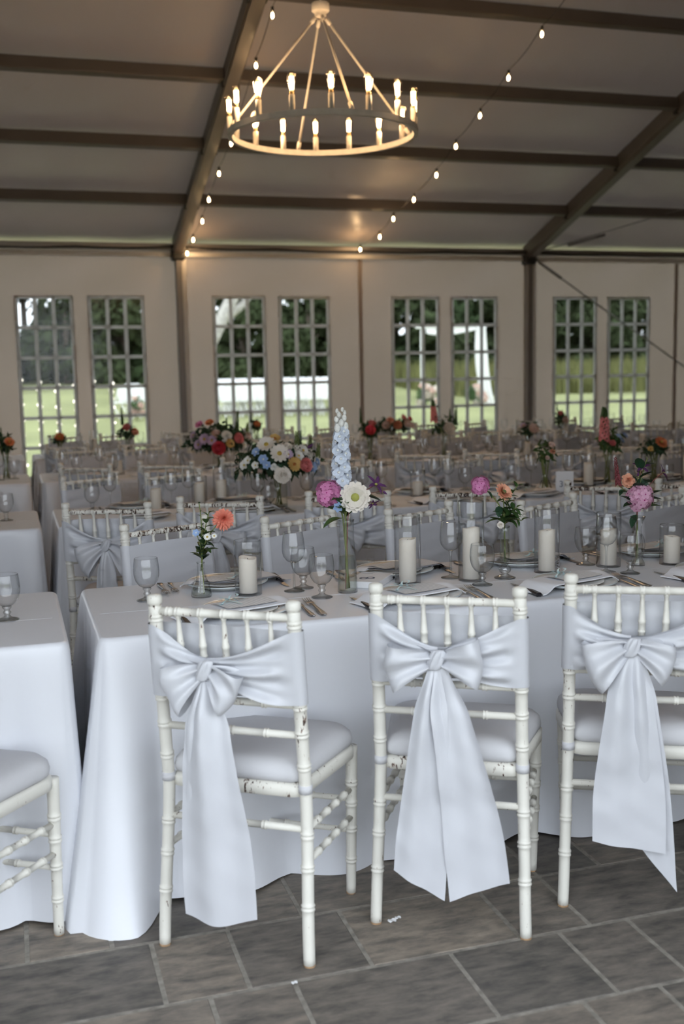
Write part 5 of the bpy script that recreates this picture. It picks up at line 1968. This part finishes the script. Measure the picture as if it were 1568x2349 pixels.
arrangement('spike_bouquet', 'tall salmon pink flower spike with blue florets on the second table row', (3.475, 5.80, ZT), (0.02, 0, 0.24), 0.085, 0.06, 0.10,
            [('pink_spike', -0.035, -0.02, 0.27, 0.19), ('blue_floret', 0.09, -0.04, 0.29, 0.026), ('blue_floret', 0.075, -0.03, 0.26, 0.024), ('blue_floret', 0.05, -0.04, 0.285, 0.022), ('coral_rose', -0.005, -0.06, 0.245, 0.024)], 82, 150, 'leaf_green', lo=0.035, hi=0.06)
vase(3.735, 5.70, PB, 'slim vase holding the orange dahlia at the right of the second row', 'glass', 0.1, s=0.75)
arrangement('orange_bouquet', 'orange dahlia with dark leaves at the right of the second table row', (3.735, 5.70, ZT), (0.0, 0, 0.21), 0.085, 0.06, 0.07,
            [('orange_dahlia', 0.005, -0.06, 0.245, 0.042), ('gold_daisy', -0.05, -0.04, 0.21, 0.02)], 83, 130, 'leaf_dark', lo=0.035, hi=0.06)

# ------------------------------------------------------------------ third and fourth rows
for ri, (y, nx, rn) in enumerate(((8.03, 9, 'third'), (10.32, 12, 'fourth'))):
    g = '%s table row' % rn
    for i in range(nx):
        x = 0.45 + i * 0.55
        for k, dx, dy in (('wine', 0.17, 0.12), ('gob', 0.22, -0.06), ('wine', -0.1, -0.09), ('gob', 0.02, 0.1)):
            glass(k, x + dx + trng.uniform(-.04, .04), y + dy + trng.uniform(-.04, .04), ('wine glass' if k == 'wine' else 'water goblet') + ' among the settings of the ' + g, ('wine glasses' if k == 'wine' else 'goblets') + ' of the ' + g)
        for far, dy in ((False, -0.21), (True, 0.21)):
            t = thing('dinner_plate', 'white dinner plate on the ' + g, 'plate', (x, y + dy, ZT), 0, 'plates of the ' + g)
            link('plate_body', PLATE_ME, t)
            t = thing('napkin', 'folded white napkin on the ' + g, 'napkin', (x, y + dy, ZT), 0.3 + (PI if far else 0), 'napkins of the ' + g)
            link('folded_cloth', NAP_ME, t)
        if i % 2 == 0 or i % 3 == 0:
            hh = trng.choice(((0.173, 0.118), (0.220, 0.146), (0.140, 0.100)))
            candle(x + 0.3, y + trng.uniform(-.05, .08), *hh, 'among the settings of the ' + g, 'of the ' + g)
for k, x, y in (('gob', 0.02, 8.02), ('wine', -0.08, 7.95), ('gob', -0.02, 10.25)):
    glass(k, x, y, ('wine glass' if k == 'wine' else 'water goblet') + ' on the %s row table left of the gap' % ('third' if y < 9 else 'fourth'))

BQ = [  # x, y, label, centre z, rx, rz, blooms, vase profile
    (-0.035, 8.01, 'orange dahlia bouquet at the left edge on the third row', 0.24, 0.07, 0.10, [('orange_dahlia', 0.03, -0.05, 0.265, 0.038), ('coral_rose', -0.05, -0.04, 0.25, 0.03), ('green_spike', -0.02, 0, 0.28, 0.09)], 'B'),
    (0.437, 10.3, 'small orange posy standing in the leftmost window', 0.15, 0.06, 0.06, [('orange_dahlia', 0.0, -0.05, 0.175, 0.045), ('orange_rose', 0.03, -0.03, 0.19, 0.02)], 'A'),
    (1.058, 10.3, 'coral and peach bouquet with a leaning green spike', 0.19, 0.08, 0.09, [('coral_rose', -0.01, -0.06, 0.235, 0.045), ('peach_rose', 0.06, -0.05, 0.195, 0.045), ('green_spike', -0.04, 0, 0.27, 0.16)], 'B'),
    (2.298, 10.3, 'single orange flower in a slim vase before the window', 0.22, 0.04, 0.07, [('orange_dahlia', 0.0, -0.04, 0.235, 0.035), ('green_spike', -0.05, 0, 0.25, 0.10)], 'B'),
    (2.655, 7.90, 'red rose bouquet with long greenery on the third row', 0.25, 0.08, 0.08, [('red_rose', -0.02, -0.07, 0.26, 0.048), ('coral_rose', 0.005, -0.04, 0.31, 0.035), ('green_spike', -0.07, 0, 0.32, 0.12), ('green_spike', 0.05, 0.02, 0.28, 0.08)], 'B'),
    (3.42, 8.25, 'cream rose bouquet with a coral spike on the third row', 0.25, 0.12, 0.10, [('cream_rose', 0.0, -0.08, 0.235, 0.060), ('pink_spike', -0.09, 0, 0.30, 0.17), ('green_spike', 0.10, 0, 0.26, 0.16), ('green_spike', 0.05, 0, 0.28, 0.12)], 'B'),
    (4.07, 8.03, 'round blush rose bouquet in front of the right post', 0.21, 0.08, 0.07, [('blush_rose', 0.005, -0.07, 0.22, 0.052), ('mauve_daisy', -0.05, -0.02, 0.25, 0.03)], 'B'),
    (5.60, 10.3, 'muted pink bouquet before the right window', 0.18, 0.06, 0.10, [('blush_rose', 0.02, -0.05, 0.17, 0.045), ('coral_rose', -0.03, -0.05, 0.24, 0.035), ('green_spike', -0.04, 0, 0.27, 0.09)], 'B')]
for i, (x, y, lab, cz, rx, rz_, bls, pv) in enumerate(BQ):
    vase(x, y, PB if pv == 'B' else PA, 'slim clear vase under the ' + lab, 'glass', 0.1 if pv == 'B' else 0.05, s=0.85 if pv == 'B' else 1.0)
    arrangement('bouquet', lab, (x, y, ZT), (0, 0, cz), rx, rx * 0.7, rz_, bls, 120 + i, 90, 'leaf_dark', lo=0.04, hi=0.07)
vase(1.50, 8.02, PBIG, 'dark filled glass vase under the large red and pink arrangement on the third row', 'glass_green', 0.10, name='flower_vase')
bl = [('red_rose', -0.035, -0.17, 0.175, 0.060), ('coral_rose', 0.11, -0.15, 0.235, 0.050), ('white_carnation', 0.035, -0.14, 0.26, 0.045), ('orange_dahlia', -0.08, -0.08, 0.355, 0.036), ('pink_daisy', -0.155, -0.08, 0.345, 0.036),
      ('gold_daisy', 0.05, -0.17, 0.205, 0.036), ('mauve_daisy', -0.13, -0.13, 0.24, 0.045), ('mauve_daisy', -0.08, -0.15, 0.23, 0.04), ('blush_rose', -0.04, -0.12, 0.27, 0.04), ('mauve_daisy', -0.17, -0.1, 0.20, 0.04),
      ('cream_spike', 0.20, -0.05, 0.22, 0.13), ('blush_rose', 0.20, -0.1, 0.25, 0.03), ('green_spike', 0.14, 0, 0.28, 0.16), ('green_spike', 0.06, 0, 0.27, 0.12), ('white_floret', 0.16, -0.14, 0.19, 0.03), ('mauve_daisy', -0.2, -0.06, 0.27, 0.03)]
arrangement('mixed_arrangement', 'large red, pink and mauve arrangement on the third table row', (1.50, 8.02, ZT), (0, 0, 0.215), 0.25, 0.17, 0.13, bl, 9, 800, 'leaf_dark', lo=0.04, hi=0.08)
vase(3.70, 10.3, PBIG, 'low glass vase under the peach arrangement on the fourth row', 'glass_green', 0.10, name='flower_vase', s=0.8)
bl = [('peach_rose', 0.0, -0.14, 0.18, 0.055), ('blush_rose', 0.11, -0.12, 0.19, 0.055), ('blush_rose', -0.1, -0.12, 0.18, 0.05), ('coral_rose', 0.10, -0.06, 0.25, 0.04), ('peach_carnation', -0.05, -0.08, 0.23, 0.04), ('red_rose', 0.17, -0.06, 0.235, 0.035), ('blush_rose', 0.18, -0.08, 0.17, 0.045)]
arrangement('mixed_arrangement', 'wide peach and blush arrangement on the fourth table row', (3.70, 10.3, ZT), (0, 0, 0.17), 0.23, 0.13, 0.09, bl, 10, 300, 'leaf_dark', lo=0.04, hi=0.08)

# white scraps on the paving
for x, y, sz, lab in ((0.895, 2.545, 0.012, 'white scrap on the paving beside the middle chair leg'), (0.915, 2.555, 0.009, 'smaller white scrap on the paving beside the middle chair leg'), (0.576, 2.345, 0.008, 'tiny white scrap on the paving left of the nearest chair leg')):
    mb = MB()
    mb.grid(5, 5, lambda u, v: ((u - 0.5) * 2 * sz * (0.6 + 0.4 * math.sin(PI * v)), (v - 0.5) * 1.4 * sz, 0.002 + 0.25 * sz * math.sin(3 * u + 2 * v) ** 2))
    tag(part('paper_scrap', mb, 'paper', None, loc=(x, y, 0.0095)), lab, 'scrap')

# ------------------------------------------------------------------ look-alikes in a row are told apart by their order from the left
ORDN = ['first', 'second', 'third', 'fourth', 'fifth', 'sixth', 'seventh', 'eighth', 'ninth', 'tenth', 'eleventh', 'twelfth', 'thirteenth', 'fourteenth', 'fifteenth', 'sixteenth',
        'seventeenth', 'eighteenth', 'nineteenth', 'twentieth', 'twenty-first', 'twenty-second', 'twenty-third', 'twenty-fourth', 'twenty-fifth', 'twenty-sixth']
byg = {}
for o in COL.objects:
    if o.parent is None and 'group' in o and o.get('category') not in ('tree', 'shrub', 'fairy lights'):
        byg.setdefault((o['group'], o['label']), []).append(o)
for (g, lab), obs in byg.items():
    if len(obs) < 2 or len(obs) > 26 or 'lawn' in g or 'ceremony' in g:
        continue
    obs.sort(key=lambda o: (o.location.x * rt.x + o.location.y * rt.y) / (o.location.x * fw.x + o.location.y * fw.y))
    for i, o in enumerate(obs):
        o['label'] = lab + ', ' + ORDN[i] + ' from the left'
for o in COL.objects:
    if 'label' in o and len(o['label'].replace(',', ' ').split()) > 16:
        print('LONG LABEL', o.name, o['label'])
